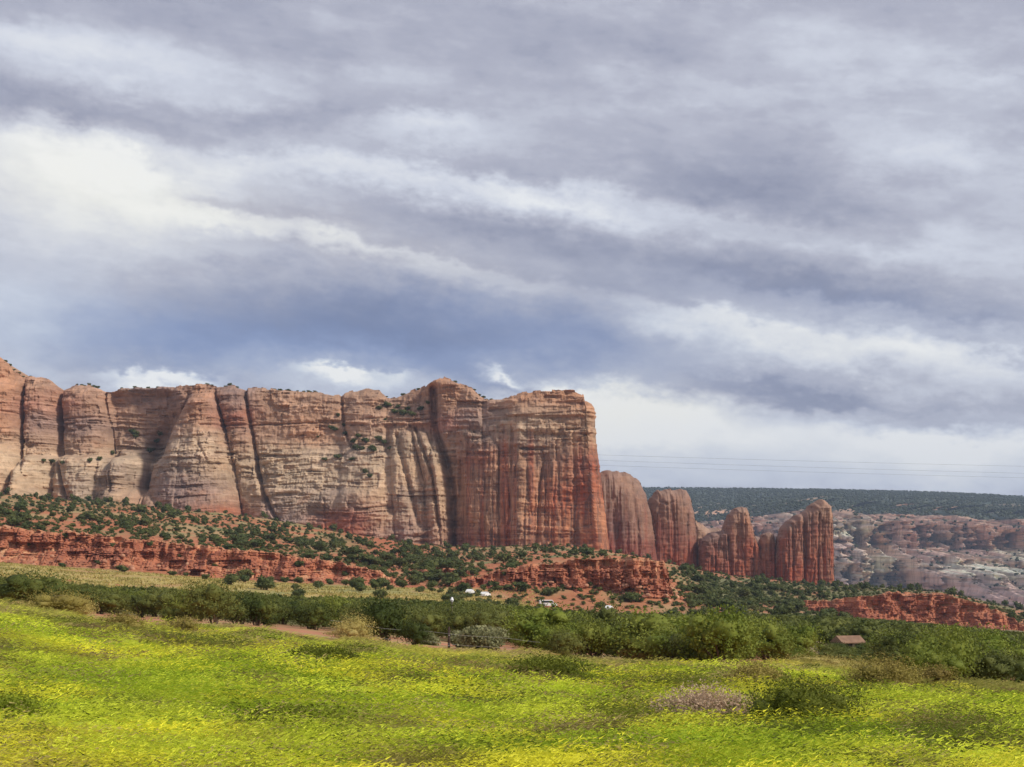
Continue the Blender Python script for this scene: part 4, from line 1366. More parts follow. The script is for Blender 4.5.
for b_ in belt:
    Y, px, x = b_
    z = float(gz(x, Y)) - 0.1
    hs = rr.choice([rr.uniform(0.4, 0.7), rr.uniform(0.6, 0.95), rr.uniform(0.9, 1.3)]) * (1 + 0.25 * float(fbm(np.array(x / 10), np.array(Y / 14), np.array(7.7), 2)))
    hs *= float(np.interp(px, [-140, 100, 300, 500], [0.74, 0.78, 0.84, 0.95]))
    if Y > 300:
        hs *= 0.9
    lim = float(np.interp(px, [-140, 0, 125, 250, 400, 480, 560, 660, 720, 830, 900, 1024, 1164], [572, 577, 584, 591, 598, 600, 609, 613, 613, 615, 620, 632, 640]))
    if 796 < px < 898 and Y < 146:
        lim = max(lim, 648.0)
    hs = min(hs, ((YH - lim) / F * Y - z) / 2.75 * rr.uniform(0.85, 1.08))
    if hs < 0.28:
        continue
    rz = rr.uniform(0, 6.28)
    if id(b_) in indiv:
        reg = belt_region(px)
        light = rr.random() < {'left': 0.14, 'middle': 0.2, 'centre': 0.5, 'right': 0.4}[reg]
        pr = BUSHL if light else BUSH
        plant('bush', pr, rr.randrange(len(pr)), (x, Y, z), (hs * rr.uniform(0.9, 1.25),) * 2 + (hs,), rz, belt_txt[reg][0], 'bush', belt_txt[reg][1])
    else:
        v, f = LOD[False][rr.randrange(6)]
        c_, s_ = math.cos(rz), math.sin(rz)
        p = np.stack([(v[:, 0] * c_ - v[:, 1] * s_) * hs * 1.15 + x, (v[:, 0] * s_ + v[:, 1] * c_) * hs * 1.15 + Y, v[:, 2] * hs + z], -1)
        stuff_v.append(p); stuff_f.append(f + so); so += len(p)
link('bushes', mesh_np('bushes', np.concatenate(stuff_v), np.concatenate(stuff_f), M_bush), kind='stuff', label='distant dark green bushes filling the back of the bush belt', cat='bushes')

# ---- junipers on the talus, ledges and mesa
dens_pts = [  # column, row, half sizes, weight: where the slopes are wooded
    (60, 500, 70, 10, 1.0), (150, 515, 60, 14, 1.0), (20, 516, 40, 10, .6), (250, 540, 60, 20, .7), (320, 545, 50, 16, .6), (110, 535, 120, 14, .2), (420, 565, 40, 14, 1.0),
    (450, 556, 60, 10, .8), (540, 550, 60, 7, .8), (620, 553, 40, 7, .5), (690, 575, 40, 12, .8), (740, 590, 60, 14, .75), (800, 590, 60, 9, .9), (860, 585, 50, 8, 1.0), (930, 590, 60, 7, 1.0), (990, 606, 30, 8, 1.2), (1015, 622, 20, 8, 1.0), (830, 612, 40, 8, .8), (720, 605, 60, 9, .9),
    (480, 585, 60, 14, .35), (560, 595, 60, 14, .3), (330, 587, 90, 8, .25), (640, 590, 40, 14, .2)]


def slope_at(px, row):
    """depth where the ground is seen at this pixel row (search from far to near)"""
    Ys = np.geomspace(330, 960, 260)
    X = (px - CX) / F * Ys
    r_ = YH - F * gz(X, Ys) / Ys
    run = np.minimum.accumulate(r_)                 # visible skyline from the near side
    visb = r_ <= run + 1e-6
    d = np.abs(r_ - row) + (~visb) * 50
    i = int(np.argmin(d))
    return float(Ys[i]), float(d[i])


jun_txt = {
    'a': ('dark juniper on the wooded talus at the foot of the mesa, left end', 'junipers on the left talus'),
    'b': ('juniper on the reddish slope below the middle of the mesa', 'junipers below the middle of the mesa'),
    'c': ('juniper on or around the central red ledge below the streaked block', 'junipers around the central ledge'),
    'd': ('juniper on the wooded slope below the domes and spires', 'junipers below the spires'),
    'e': ('juniper on the low ridge between the right red ledge and the far canyon', 'junipers on the right ridge'),
}
made = []
tries = 0
while len(made) < 600 and tries < 12000:
    tries += 1
    wts = [d[4] * d[2] * d[3] for d in dens_pts]
    d = rr.choices(dens_pts, wts)[0]
    px, row = rr.gauss(d[0], d[2] * 0.7), rr.gauss(d[1], d[3] * 0.7)
    if not (-20 < px < 1044):
        continue
    if 470 < px < 688 and row > 578 and rr.random() < 0.82:
        continue
    Y, er = slope_at(px, row)
    if er > 3:
        continue
    if any(abs(px - a) < 2.6 and abs(row - b_) < 1.2 for a, b_, _ in made):
        continue
    made.append((px, row, Y))
made.sort(key=lambda t: t[2])
jv, jf, jo = [], [], 0
jv2, jf2, jo2 = [], [], 0
JL = [crown_arrays(3.0, 3.8, 120, 0.55, 900 + k, lobes=4) for k in range(5)]
for i, (px, row, Y) in enumerate(made):
    x, y, z = at(px, Y)
    s = rr.choice([rr.uniform(0.6, 0.9), rr.uniform(0.8, 1.2), rr.uniform(1.1, 1.75)])
    if i < 270:
        reg = 'a' if px < 230 and Y > 470 else ('b' if px < 400 else ('c' if px < 672 else ('e' if px > 835 else 'd')))
        if px < 470 and Y < 470:
            plant('juniper_tree', JUN, rr.randrange(7), (x, y, z - 0.15), (s * 0.8, s * 0.8, s * 0.7), rr.uniform(0, 6.28),
                  'round juniper standing on the straw strip below the left ledge', 'juniper tree', 'junipers on the straw strip')
        else:
            plant('juniper_tree', JUN, rr.randrange(7), (x, y, z - 0.15), (s * 1.15, s * 1.15, s * 0.8), rr.uniform(0, 6.28), jun_txt[reg][0], 'juniper tree', jun_txt[reg][1])
    else:
        v, f = JL[i % 5]
        jv.append(v * s + np.array([x, y, z - 0.15])); jf.append(f + jo); jo += len(v)
# low brush between the junipers
for k in range(9000):
    d = rr.choices(dens_pts, [q_[4] * q_[2] * q_[3] for q_ in dens_pts])[0] if rr.random() < 0.7 else (rr.uniform(0, 900), 550, 60, 60, 1)
    px, row = rr.gauss(d[0], d[2] * 0.9), rr.gauss(d[1], d[3] * 0.9)
    if (470 < px < 688 and row > 580 and rr.random() < 0.5) or not (-20 < px < 1044) or row > 622 or (px < 440 and row > 556 + px * 0.06):
        continue
    Y, er = slope_at(px, row)
    if er > 3:
        continue
    x, y, z = at(px, Y)
    v, f = JL[k % 5]
    s = rr.uniform(0.22, 0.62)
    (jv2 if k % 2 else jv).append(v * np.array([s * 1.2, s * 1.2, s * 0.8]) + np.array([x, y, z - 0.05]))
    if k % 2:
        jf2.append(f + jo2); jo2 += len(v)
    else:
        jf.append(f + jo); jo += len(v)
link('scrub', mesh_np('scrub', np.concatenate(jv2), np.concatenate(jf2), M_brush), kind='stuff', label='low light green scrub over the talus slopes', cat='scrub')
link('brush', mesh_np('brush', np.concatenate(jv), np.concatenate(jf), M_juniper), kind='stuff', label='low scattered brush over the talus slopes', cat='brush')
# single junipers on the straw strip
for px, row, w_ in ((122, 572, 3.6), (62, 562, 2.4), (205, 580, 2.8), (245, 582, 3.2), (285, 577, 3.0), (172, 565, 2.6), (186, 566, 2.2), (270, 572, 3.0), (355, 588, 4.0), (376, 590, 4.6), (403, 586, 4.2), (462, 592, 4.6), (330, 580, 3.0), (300, 570, 3.4), (420, 592, 2.0), (346, 580, 3.0)):
    Ys = np.geomspace(300, 455, 200)
    r_ = YH - F * gz((px - CX) / F * Ys, Ys) / Ys
    Y = float(Ys[int(np.argmin(np.abs(r_ - row)))])
    x, y, z = at(px, Y)
    plant('juniper_tree', JUN, rr.randrange(7), (x, y, z - 0.1), (w_ / 3.8, w_ / 3.8, w_ / 4.6), rr.uniform(0, 6.28),
          'round juniper standing on the straw strip below the left ledge', 'juniper tree', 'junipers on the straw strip')
for px, row, w_ in ((64, 537, 2.6), (112, 546, 2.2), (150, 545, 3.0), (153, 538, 3.4), (28, 545, 1.8), (98, 563, 2.0), (215, 566, 2.0), (240, 560, 2.2), (300, 566, 3.4), (180, 556, 1.6), (345, 575, 2.6)):
    p = on_ledge(px, row)
    if p is not None:
        plant('juniper_tree', JUN, rr.randrange(7), (p[0], p[1] - 0.2, p[2] - 0.4), (w_ / 3.8, w_ / 3.8, w_ / 4.6), rr.uniform(0, 6.28),
              'dark juniper rooted in the face of the long left red ledge', 'juniper tree', 'junipers on the left ledge')
for px, row, w_ in ((498, 590, 3.0), (520, 585, 2.6), (590, 586, 3.0), (565, 590, 3.4), (580, 592, 2.4), (545, 585, 2.0), (535, 592, 2.2), (612, 600, 2.4), (595, 606, 3.0), (640, 602, 2.2), (505, 575, 2.4), (630, 608, 3.0), (655, 610, 3.2)):
    p = on_ledge(px, row)
    if p is not None:
        plant('juniper_tree', JUN, rr.randrange(7), (p[0], p[1] - 0.2, p[2] - 0.4), (w_ / 3.8, w_ / 3.8, w_ / 4.6), rr.uniform(0, 6.28),
              'juniper rooted in the rubble slope of the steep ended central ledge', 'juniper tree', 'junipers on the central rubble slope')
# on the face and rim of the mesa
for px, row, w_ in ((335, 428, 5), (344, 424, 4), (345, 432, 4.5), (353, 440, 5), (358, 435, 5), (366, 440, 6), (372, 446, 5), (379, 438, 6), (384, 441, 5), (356, 447, 6), (373, 449, 6), (362, 448, 5), (390, 447, 4),
                    (331, 426, 4), (318, 435, 2.2), (338, 414, 4), (380, 407, 5), (388, 404, 6), (395, 411, 6), (403, 413, 7), (412, 413, 6), (420, 408, 5), (398, 405, 4), (428, 402, 4), (408, 407, 4), (385, 418, 3),
                    (134, 432, 7), (136, 436, 6), (157, 440, 6), (160, 433, 6), (150, 450, 6), (112, 452, 5), (100, 458, 5), (90, 459, 5), (52, 460, 5), (44, 459, 4), (62, 461, 4), (154, 448, 4), (325, 458, 4), (338, 456, 5), (352, 458, 4), (365, 470, 5), (370, 475, 4)):
    p = on_mesa(px, row + 2)
    s = w_ / 3.8
    plant('juniper_tree', JUN, rr.randrange(7), (p[0], p[1] - 0.6, p[2] - 0.6), (s, s, s * 0.75), rr.uniform(0, 6.28),
          'dark juniper clinging to a ledge partway up the mesa wall', 'juniper tree', 'junipers on the mesa wall')
for px in (4, 8, 12, 17, 21, 30, 76, 81, 84, 88, 93, 97, 121, 133, 147, 157, 205, 210, 224, 228, 236, 274, 279, 287, 296, 303, 308, 314, 385, 402, 418, 455, 474, 479, 483, 487, 491):
    j = int(np.argmin(np.abs(cc[:k0] - px)))
    s = rr.uniform(0.45, 0.85)
    plant('juniper_tree', JUN, rr.randrange(7), (VX[-1, j], VY[-1, j] + 1.5, Z[-1, j] - 0.5), (s * 1.2, s * 1.2, s * 0.8), rr.uniform(0, 6.28),
          'small dark juniper on the rim of the mesa against the sky', 'juniper tree', 'junipers on the mesa rim')

# far woods
fr_ = np.random.default_rng(5)
tv, tf, to = [], [], 0
npl = 14000
ii = fr_.integers(0, PFc.shape[0], npl)
jj = fr_.integers(60, len(fc) - 30, npl)
for i, j in zip(ii, jj):
    if bare[i, j] > 0.4 and fr_.random() < 0.85:
        continue
    s = fr_.uniform(1.8, 4.0)
    p = np.array([PXw[i, j] + fr_.uniform(-6, 6), PYd[i, j] + fr_.uniform(-12, 12), zl[i, j]])
    v = IV0 * np.array([s, s, s * 0.75]) * (1 + 0.2 * fr_.normal(size=(12, 1))) + p + np.array([0, 0, s * 0.4])
    tv.append(v); tf.append(IF0 + to); to += 12
ii = fr_.integers(10, nq, 9000)
jj = fr_.integers(60, len(fc) - 30, 9000)
for i, j in zip(ii, jj):
    if brush[i, j] < 0.3 and fr_.random() < 0.93:
        continue
    s = fr_.uniform(2.0, 4.2)
    v = IV0 * np.array([s, s, s * 0.8]) * (1 + 0.2 * fr_.normal(size=(12, 1))) + np.array([FX[i, j], Yd[i, j] - 1, Zd[i, j] + s * 0.3])
    tv.append(v); tf.append(IF0 + to); to += 12
link('woodland', mesh_np('woodland', np.concatenate(tv), np.concatenate(tf), M_woods), kind='stuff', label='dark far off woodland covering the plateau and canyon benches', cat='woodland')


# ------------------------------------------------------------------ boulders and rubble
def boulder_arrays(seed, sub=IV1, fac=IF1):
    r = np.random.default_rng(seed)
    v = sub.copy()
    for _ in range(9):                                # chop flat faces
        d = r.normal(size=3); d /= np.linalg.norm(d)
        k = r.uniform(0.55, 0.85)
        over = np.maximum(v @ d - k, 0)
        v = v - over[:, None] * d
    return v * np.array([1, r.uniform(.7, 1.0), r.uniform(.5, .8)]), fac


def plain_tint(nm, a, b_):
    m, n, bb = new_mat(nm)
    r = n.n('ShaderNodeObjectInfo').outputs['Random']
    pos = n.n('ShaderNodeNewGeometry').outputs['Position']
    c = n.mix(r, a, b_)
    c = n.mix(n.maprange(n.noise(pos, 0.8, 5, 0.65), 0.4, 0.65), c, n.mix(0.5, c, (0.2, 0.08, 0.05)))
    n.put(bb.inputs['Base Color'], c)
    return m


M_boulder = plain_tint('red_boulder_rock', (0.42, 0.16, 0.09), (0.55, 0.31, 0.19))
BM = [mesh_np('boulder', *boulder_arrays(40 + k), M_boulder) for k in range(8)]
spots = []
for k in range(85):
    px = rr.gauss(625, 38); row = rr.uniform(582, 613)
    spots.append((px, row, 'boulder on the rubble slope below the steep ended central ledge', 'boulders below the central ledge'))
for k in range(45):
    px = rr.uniform(0, 390); row = float(np.interp(px, [0, 390], [557, 585])) + rr.gauss(0, 4)
    spots.append((px, row, 'boulder at the foot of the long left red ledge', 'boulders below the left ledge'))
for k in range(30):
    px = rr.uniform(800, 1010); row = float(np.interp(px, [800, 1010], [618, 633])) + rr.gauss(0, 2)
    spots.append((px, row, 'boulder at the foot of the low right hand red ledge', 'boulders below the right ledge'))
bproto = None
rub_v, rub_f, ro = [], [], 0


def near_surface(px, row):
    Ys = np.geomspace(330, 640, 300)
    r_ = YH - F * gz((px - CX) / F * Ys, Ys) / Ys
    i = int(np.argmin(np.abs(r_ - row)))
    return float(Ys[i])


for px, row, lab, grp in spots:
    hit = on_ledge(px, row)
    if hit is not None:
        x, Y, z = hit
    else:
        Y = near_surface(px, row)
        x = (px - CX) / F * Y
        z = float(gz(x, Y)) + 0.2
    s = rr.uniform(0.5, 1.4)
    if bproto is None:
        bproto = link('boulder', BM[0], label=lab, cat='boulder', group=grp)
        o = bproto
    else:
        o = bproto.copy(); o.data = BM[rr.randrange(8)]; col.objects.link(o)
        o['label'] = lab; o['group'] = grp
    o.location = (x, Y, z)
    o.scale = (s, s, s)
    o.rotation_euler = (rr.uniform(-.4, .4), rr.uniform(-.4, .4), rr.uniform(0, 6.28))
for k in range(5600):
    u_ = rr.random()
    if u_ < 0.4:
        px, row = rr.gauss(605, 50), rr.uniform(566, 614)
    elif u_ < 0.75:
        px = rr.uniform(0, 395)
        row = float(np.interp(px, [0, 100, 250, 395], [542, 552, 567, 578])) + rr.gauss(0, 9)
    elif u_ < 0.9:
        px = rr.uniform(795, 1015)
        row = float(np.interp(px, [795, 900, 1015], [610, 612, 628])) + rr.gauss(0, 8)
    else:
        px, row = rr.uniform(0, 680), rr.uniform(515, 600)
    hit = on_ledge(px, row)
    if hit is not None:
        x, Y, z = hit
    else:
        Y = near_surface(px, row)
        x = (px - CX) / F * Y; z = float(gz(x, Y))
    s = rr.uniform(0.2, 0.75)
    v, f = boulder_arrays(500 + k % 20, IV0, IF0)
    rub_v.append(v * s + np.array([x, Y, z])); rub_f.append(f + ro); ro += len(v)
link('rubble', mesh_np('rubble', np.concatenate(rub_v), np.concatenate(rub_f), M_boulder), kind='stuff', label='loose red rubble strewn under and above the ledges', cat='rubble')

# ------------------------------------------------------------------ dry grass on the straw strip
dr = np.random.default_rng(31)
nD = 60000
dpx = dr.uniform(-60, 545, nD)
dY = dr.uniform(240, 456, nD)
dX = (dpx - CX) / F * dY
keep = fbm(dX / 9, dY / 14, dX * 0 + 2.5, 3) + dr.normal(0, 0.15, nD) > -0.05
dX, dY = dX[keep], dY[keep]
nD = len(dX)
dZ = gz(dX, dY)
dh = dr.uniform(0.15, 0.5, nD)
dw = dr.uniform(0.10, 0.28, nD)
dg = np.stack([np.stack([dX - dw, dY, dZ - 0.05], -1), np.stack([dX + dw, dY, dZ - 0.05], -1), np.stack([dX + dr.normal(0, 0.2, nD), dY + dr.normal(0, .2, nD), dZ + dh], -1)], 1).reshape(-1, 3)
dcol = cmix((0.50, 0.40, 0.14), (0.30, 0.27, 0.08), sstep(-0.2, 0.3, fbm(dX / 6, dY / 12, dX * 0 + 8, 3))) * dr.uniform(0.6, 1.15, (nD, 1))
m, n, b = new_mat('dry_grass_blades')
n.put(b.inputs['Base Color'], n.n('ShaderNodeAttribute', attribute_name='tint').outputs['Color'])
link('dry_grass', mesh_np('dry_grass', dg, np.arange(nD * 3).reshape(-1, 3), m, np.repeat(dcol, 3, axis=0)), kind='stuff', label='straw yellow dry grass on the strip below the left ledge', cat='dry grass')

# ------------------------------------------------------------------ foreground grass
gr = np.random.default_rng(3)


def grass_patch_color(X, Y, n):
    a = fbm(X / 2.8, Y / 3.0, X * 0 + 1.1, 4, 0.6)
    b_ = fbm(X / 4.5, Y / 2.2, X * 0 + 6.1, 3)
    d_ = fbm(X / 9, Y / 7, X * 0 + 9.9, 3)
    e_ = fbm(X / 1.3, Y / 2.2, X * 0 + 21.9, 4, 0.6)
    base = cmix((0.74, 0.80, 0.07), (0.38, 0.50, 0.03), sstep(-0.14, 0.14, a + 0.3 * e_))
    base = cmix(base, (0.92, 0.86, 0.07), sstep(0.02, 0.22, b_) * 0.85)
    base = cmix(base, (0.12, 0.15, 0.018), sstep(0.05, 0.22, 0.8 * d_ + 0.9 * e_) * 0.9)
    base = cmix(base, (0.34, 0.26, 0.09), sstep(0.14, 0.30, e_ - 0.3 * d_) * 0.75)
    base = cmix(base, (0.62, 0.54, 0.15), sstep(32, 54, Y + 14 * d_) * 0.65)
    sp_n = fbm(X / 0.28, Y / 0.6, X * 0 + 31.0, 2)
    base = cmix(base, (0.13, 0.16, 0.02), sstep(0.15, 0.5, sp_n) * 0.6)
    return base * gr.uniform(0.75, 1.15, size=(n, 1)), b_, d_


NB = 650000
px = gr.uniform(-200, 1224, NB)
ye = GRASS_TOP(px) * 0.95 + 3 * fbm(px / 14, px * 0, px * 0 + 4, 3)
t = gr.random(NB)
Yb = 1 / (1 / 8.0 + (1 / ye - 1 / 8.0) * t ** 0.75)
Xb = (px - CX) / F * Yb
Zb = gz(Xb, Yb)
gcol, gb, gd = grass_patch_color(Xb, Yb, NB)
mound = 0.5 + 0.5 * fbm(Xb / 1.6, Yb / 1.6, Xb * 0 + 2, 3)
hgt = gr.uniform(0.02, 0.11, NB) * (0.5 + 1.4 * mound) * np.interp(Yb, [8, 25, 60], [0.8, 1.1, 1.6])
wid = np.interp(Yb, [8, 15, 30, 60, 90], [0.0035, 0.0055, 0.010, 0.020, 0.026]) * gr.uniform(0.7, 1.3, NB)
la = gr.normal(0.15, 0.45, NB) + math.pi * (gr.random(NB) < 0.35)      # combed sideways by the wind
ln_ = gr.uniform(0.12, 0.42, NB) * np.interp(Yb, [8, 25, 60], [0.8, 1.0, 1.6])
ux, uy = np.cos(la), np.sin(la)
Zb = Zb + 0.16 * mound * np.interp(Yb, [8, 30, 60], [0.6, 1, 1.4])
p0 = np.stack([Xb + uy * wid, Yb - ux * wid, Zb - wid * 0.8], -1)
p1 = np.stack([Xb - uy * wid, Yb + ux * wid, Zb + wid * 0.8], -1)
p2 = np.stack([Xb + ux * ln_, Yb + uy * ln_, Zb + hgt], -1)
gv_ = np.stack([p0, p1, p2], 1).reshape(-1, 3)
# low weedy clumps, each of one colour, heaped over the carpet
NC = 6500
cpx = gr.uniform(-200, 1224, NC)
cye = GRASS_TOP(cpx) * 0.92 + 3 * fbm(cpx / 20, cpx * 0, cpx * 0 + 5, 3)
cY = 1 / (1 / 8.5 + (1 / cye - 1 / 8.5) * gr.random(NC) ** 0.85)
cX = (cpx - CX) / F * cY
cR = gr.uniform(0.18, 0.62, NC) * np.interp(cY, [8, 20, 40, 60], [0.75, 1.0, 1.3, 1.3])
cH = cR * gr.uniform(0.45, 0.85, NC) * np.interp(cY, [8, 20, 40, 60], [0.7, 0.8, 0.6, 0.5])
ccol, _b, _d = grass_patch_color(cX, cY, NC)
odd = gr.random(NC)
ccol = np.where((odd < 0.05)[:, None], np.array((0.13, 0.155, 0.02)) , ccol)
ccol = np.where(((odd > 0.05) & (odd < np.where(cY > 36, 0.22, 0.09)))[:, None], np.array((0.50, 0.40, 0.15)), ccol)
ccol = np.where(((odd > 0.96) & (cY > 25))[:, None], np.array((0.28, 0.20, 0.08)), ccol)
cH = np.where((cpx > 436) & (cpx < 462) & (cY > 46), 0.05, cH)
KP = 300
NCK = NC * KP
th = gr.uniform(0, 2 * math.pi, NCK)
rd = np.sqrt(gr.random(NCK)) * 1.3
R_ = np.repeat(cR, KP)
kx = np.repeat(cX, KP) + np.cos(th) * rd * R_ * 1.35
ky = np.repeat(cY, KP) + np.sin(th) * rd * R_
kz = gz(kx, ky) + 0.10 * np.interp(ky, [8, 30, 60], [0.6, 1, 1.4]) + np.repeat(cH, KP) * np.clip(1 - (rd / 1.3) ** 2, 0, 1) * gr.uniform(0.5, 1.15, NCK)
kw = np.interp(ky, [8, 15, 30, 60, 90], [0.0038, 0.005, 0.008, 0.015, 0.022]) * gr.uniform(0.7, 1.4, NCK)
kl = gr.uniform(0.025, 0.085, NCK) * np.interp(ky, [8, 20, 60], [0.7, 1.0, 2.4])
ka = gr.normal(0.0, 0.7, NCK) + math.pi * (gr.random(NCK) < 0.4)
k0_ = np.stack([kx, ky, kz - kw], -1)
k1_ = np.stack([kx - np.sin(ka) * kw, ky + np.cos(ka) * kw, kz + kw], -1)
k2_ = np.stack([kx + np.cos(ka) * kl, ky + np.sin(ka) * kl, kz + gr.uniform(-0.2, 0.7, NCK) * kl], -1)
kv = np.stack([k0_, k1_, k2_], 1).reshape(-1, 3)
ccol = ccol * gr.uniform(0.85, 1.12, (NC, 1))
kc = np.repeat(ccol, KP, axis=0) * gr.uniform(0.92, 1.12, (NCK, 1))
nv1 = len(IV1)
cz = gz(cX, cY) + 0.06
dom = IV1[None] * (1 + 0.14 * gr.normal(size=(NC, nv1, 1))) * np.stack([cR * 0.95, cR * 0.72, cH * 0.5], -1)[:, None, :] + np.stack([cX, cY, cz], -1)[:, None, :]
domf = (IF1[None] + (np.arange(NC) * nv1)[:, None, None]).reshape(-1, 3)
m, n, b = new_mat('weed_grass')
a_ = n.n('ShaderNodeAttribute', attribute_name='tint').outputs['Color']
n.put(b.inputs['Base Color'], a_)
b.inputs['Roughness'].default_value = 0.6
tr = n.n('ShaderNodeBsdfTranslucent')
n.put(tr.inputs['Color'], a_)
mx = n.n('ShaderNodeMixShader')
mx.inputs[0].default_value = 0.5
m.node_tree.links.new(b.outputs[0], mx.inputs[1])
m.node_tree.links.new(tr.outputs[0], mx.inputs[2])
m.node_tree.links.new(mx.outputs[0], m.node_tree.nodes['Material Output'].inputs['Surface'])
M_grass = m
link('weeds', mesh_np('weeds', np.concatenate([kv, dom.reshape(-1, 3)]), np.concatenate([np.arange(NCK * 3).reshape(-1, 3), domf + NCK * 3]), M_grass, np.concatenate([np.repeat(kc, 3, axis=0), np.repeat(ccol, nv1, axis=0)]), smooth=True), kind='stuff', label='low clumped yellow green weeds heaped over the foreground meadow', cat='weeds')
link('grass', mesh_np('grass', gv_, np.arange(NB * 3).reshape(-1, 3), M_grass, np.repeat(gcol, 3, axis=0)), kind='stuff', label='bright yellow green grass and weeds filling the foreground', cat='grass')
# yellow flower heads where the patches are yellow
pick = np.where(gr.random(NB) < np.clip(0.003 + 0.05 * sstep(0.0, 0.3, gb), 0, 1))[0]
fp = p2[pick] + np.array([0, 0, 0.02])
fs = np.interp(Yb[pick], [7, 20, 60], [0.004, 0.006, 0.014]) * gr.uniform(0.7, 1.5, len(pick))
octv = np.array([(1, 0, 0), (-1, 0, 0), (0, 1, 0), (0, -1, 0), (0, 0, .6), (0, 0, -.6)], float)
octf = np.array([(0, 2, 4), (2, 1, 4), (1, 3, 4), (3, 0, 4), (2, 0, 5), (1, 2, 5), (3, 1, 5), (0, 3, 5)])
fv = (fp[:, None, :] + octv[None] * fs[:, None, None]).reshape(-1, 3)
ff = (octf[None] + (np.arange(len(pick)) * 6)[:, None, None]).reshape(-1, 3)
M_flower = plain('yellow_petals', (0.72, 0.58, 0.02), 0.2, 3)
link('wildflowers', mesh_np('wildflowers', fv, ff, M_flower), kind='stuff', label='small yellow wildflowers scattered through the grass', cat='wildflowers')

# ---- shrubs standing in the grass
SHR = [
    ('sagebrush', 487, 66, 2.1, 1.25, M_sage, 'pale grey green sagebrush right of the fence post', 'sagebrush', False),
    ('sagebrush', 462, 72, 1.4, 0.9, M_sage, 'small pale sagebrush between the fence post and the larger sagebrush', 'sagebrush', False),
    ('sagebrush', 425, 70, 1.2, 0.7, M_sage, 'small pale sagebrush just left of the fence post', 'sagebrush', False),
    ('sagebrush', 640, 66, 1.6, 0.9, M_straw, 'straw coloured sagebrush behind the grass right of the tall dark bush', 'sagebrush', False),
    ('dry_shrub', 703, 17, 1.15, 0.42, M_dry, 'pinkish tan dry shrub in the grass right of centre', 'dry shrub', True),
    ('green_shrub', 805, 16, 1.25, 0.50, M_deep, 'dark green weedy shrub low in the grass at lower right', 'shrub', True),
    ('green_shrub', 548, 31, 1.7, 0.5, M_deep, 'dark olive shrub in the grass below the broad olive bush', 'shrub', True),
    ('brown_shrub', 752, 30, 1.4, 0.5, M_brown, 'low dark brown shrub in the grass above the pinkish dry shrub', 'shrub', True),
    ('brown_shrub', 885, 34, 1.7, 0.7, M_brown, 'brown twiggy shrub in the grass at right', 'shrub', True),
    ('brown_shrub', 930, 40, 1.3, 0.6, M_brown, 'smaller brown shrub right of the twiggy one', 'shrub', True),
    ('green_shrub', 285, 14.5, 1.1, 0.26, M_deep, 'dark weedy clump near the bottom border left of centre', 'shrub', True),
    ('green_shrub', 320, 30, 1.3, 0.42, M_deep, 'olive weedy clump in the grass below the red bare soil', 'shrub', True),
    ('green_shrub', 20, 14, 0.7, 0.3, M_weed, 'dark weedy clump at the lower left corner', 'shrub', True),
    ('brown_shrub', 125, 40, 1.2, 0.55, M_brown, 'small brown shrub in the grass at left', 'shrub', True),
    ('brown_shrub', 180, 44, 1.2, 0.5, M_brown, 'faded brown shrub in the grass below the small bright bush', 'shrub', True),
    ('brown_shrub', 60, 55, 2.2, 1.1, M_brown, 'grey brown straggling shrub at the top left of the grass', 'shrub', True),
    ('grass_tussock', 865, 62, 4.2, 0.75, M_straw, 'tall straw yellow tussock mound below the brown roofed shed', 'grass tussock', True),
    ('grass_tussock', 815, 70, 3.0, 0.7, M_straw, 'lower straw tussock left of the tall straw mound', 'grass tussock', True),
    ('grass_tussock', 355, 60, 1.8, 1.2, M_straw, 'straw tussock at the right end of the bare red soil', 'grass tussock', True),
    ('grass_tussock', 75, 58, 1.4, 0.9, M_straw, 'straw tussock beside the straggling shrub at left', 'grass tussock', True),
]
for i, (nm, px_, Y, w_, h_, mt, lab, cat, upr) in enumerate(SHR):
    if upr:
        h_ = h_ * (1.55 if Y < 45 else 1.15)
    x, y, z = at(px_, Y)
    nl = 16000 if Y < 36 and upr else 6000
    v, f = crown_arrays(h_, w_, nl, (0.022 if Y < 25 else 0.035) if upr else 0.10, 1200 + i, lobes=14, low=0.02, core=(0.3 if 'tussock' in nm else 0.45) if upr else 0.6, rag=0.5 if upr else 0.2)
    if upr:
        v = v * np.array([1.1, 1.0, 0.95])
    root = link(nm, None, label=lab, cat=cat, loc=(x, y, z - 0.04))
    link('foliage', mesh_np('foliage', v, f, mt), root)
    link('stem', trunk_mesh(h_, w_ * 0.5, 1500 + i), root)

# ------------------------------------------------------------------ small man-made things
M_post = plain('dark_weathered_wood', (0.075, 0.05, 0.04), 0.4, 8)
M_pole = plain('grey_weathered_wood', (0.17, 0.14, 0.11), 0.3, 5)
M_white = plain('white_paint', (0.80, 0.80, 0.78), 0.06, 2, 0.35)
M_glassd = plain('dark_glass', (0.03, 0.035, 0.04), 0.1, 2, 0.1)
M_rubber = plain('black_rubber', (0.03, 0.03, 0.03), 0.2, 5)
M_roof = plain('brown_roof_sheet', (0.29, 0.175, 0.115), 0.25, 1.5)
M_wall = plain('tan_stucco', (0.45, 0.35, 0.25), 0.15, 2)
M_wire = plain('grey_cable', (0.10, 0.10, 0.11), 0.1, 2, 0.5)
M_steel = plain('galvanised_wire', (0.45, 0.44, 0.42), 0.2, 4, 0.5)
M_ceram = plain('white_ceramic', (0.8, 0.8, 0.8), 0.05, 2, 0.3)


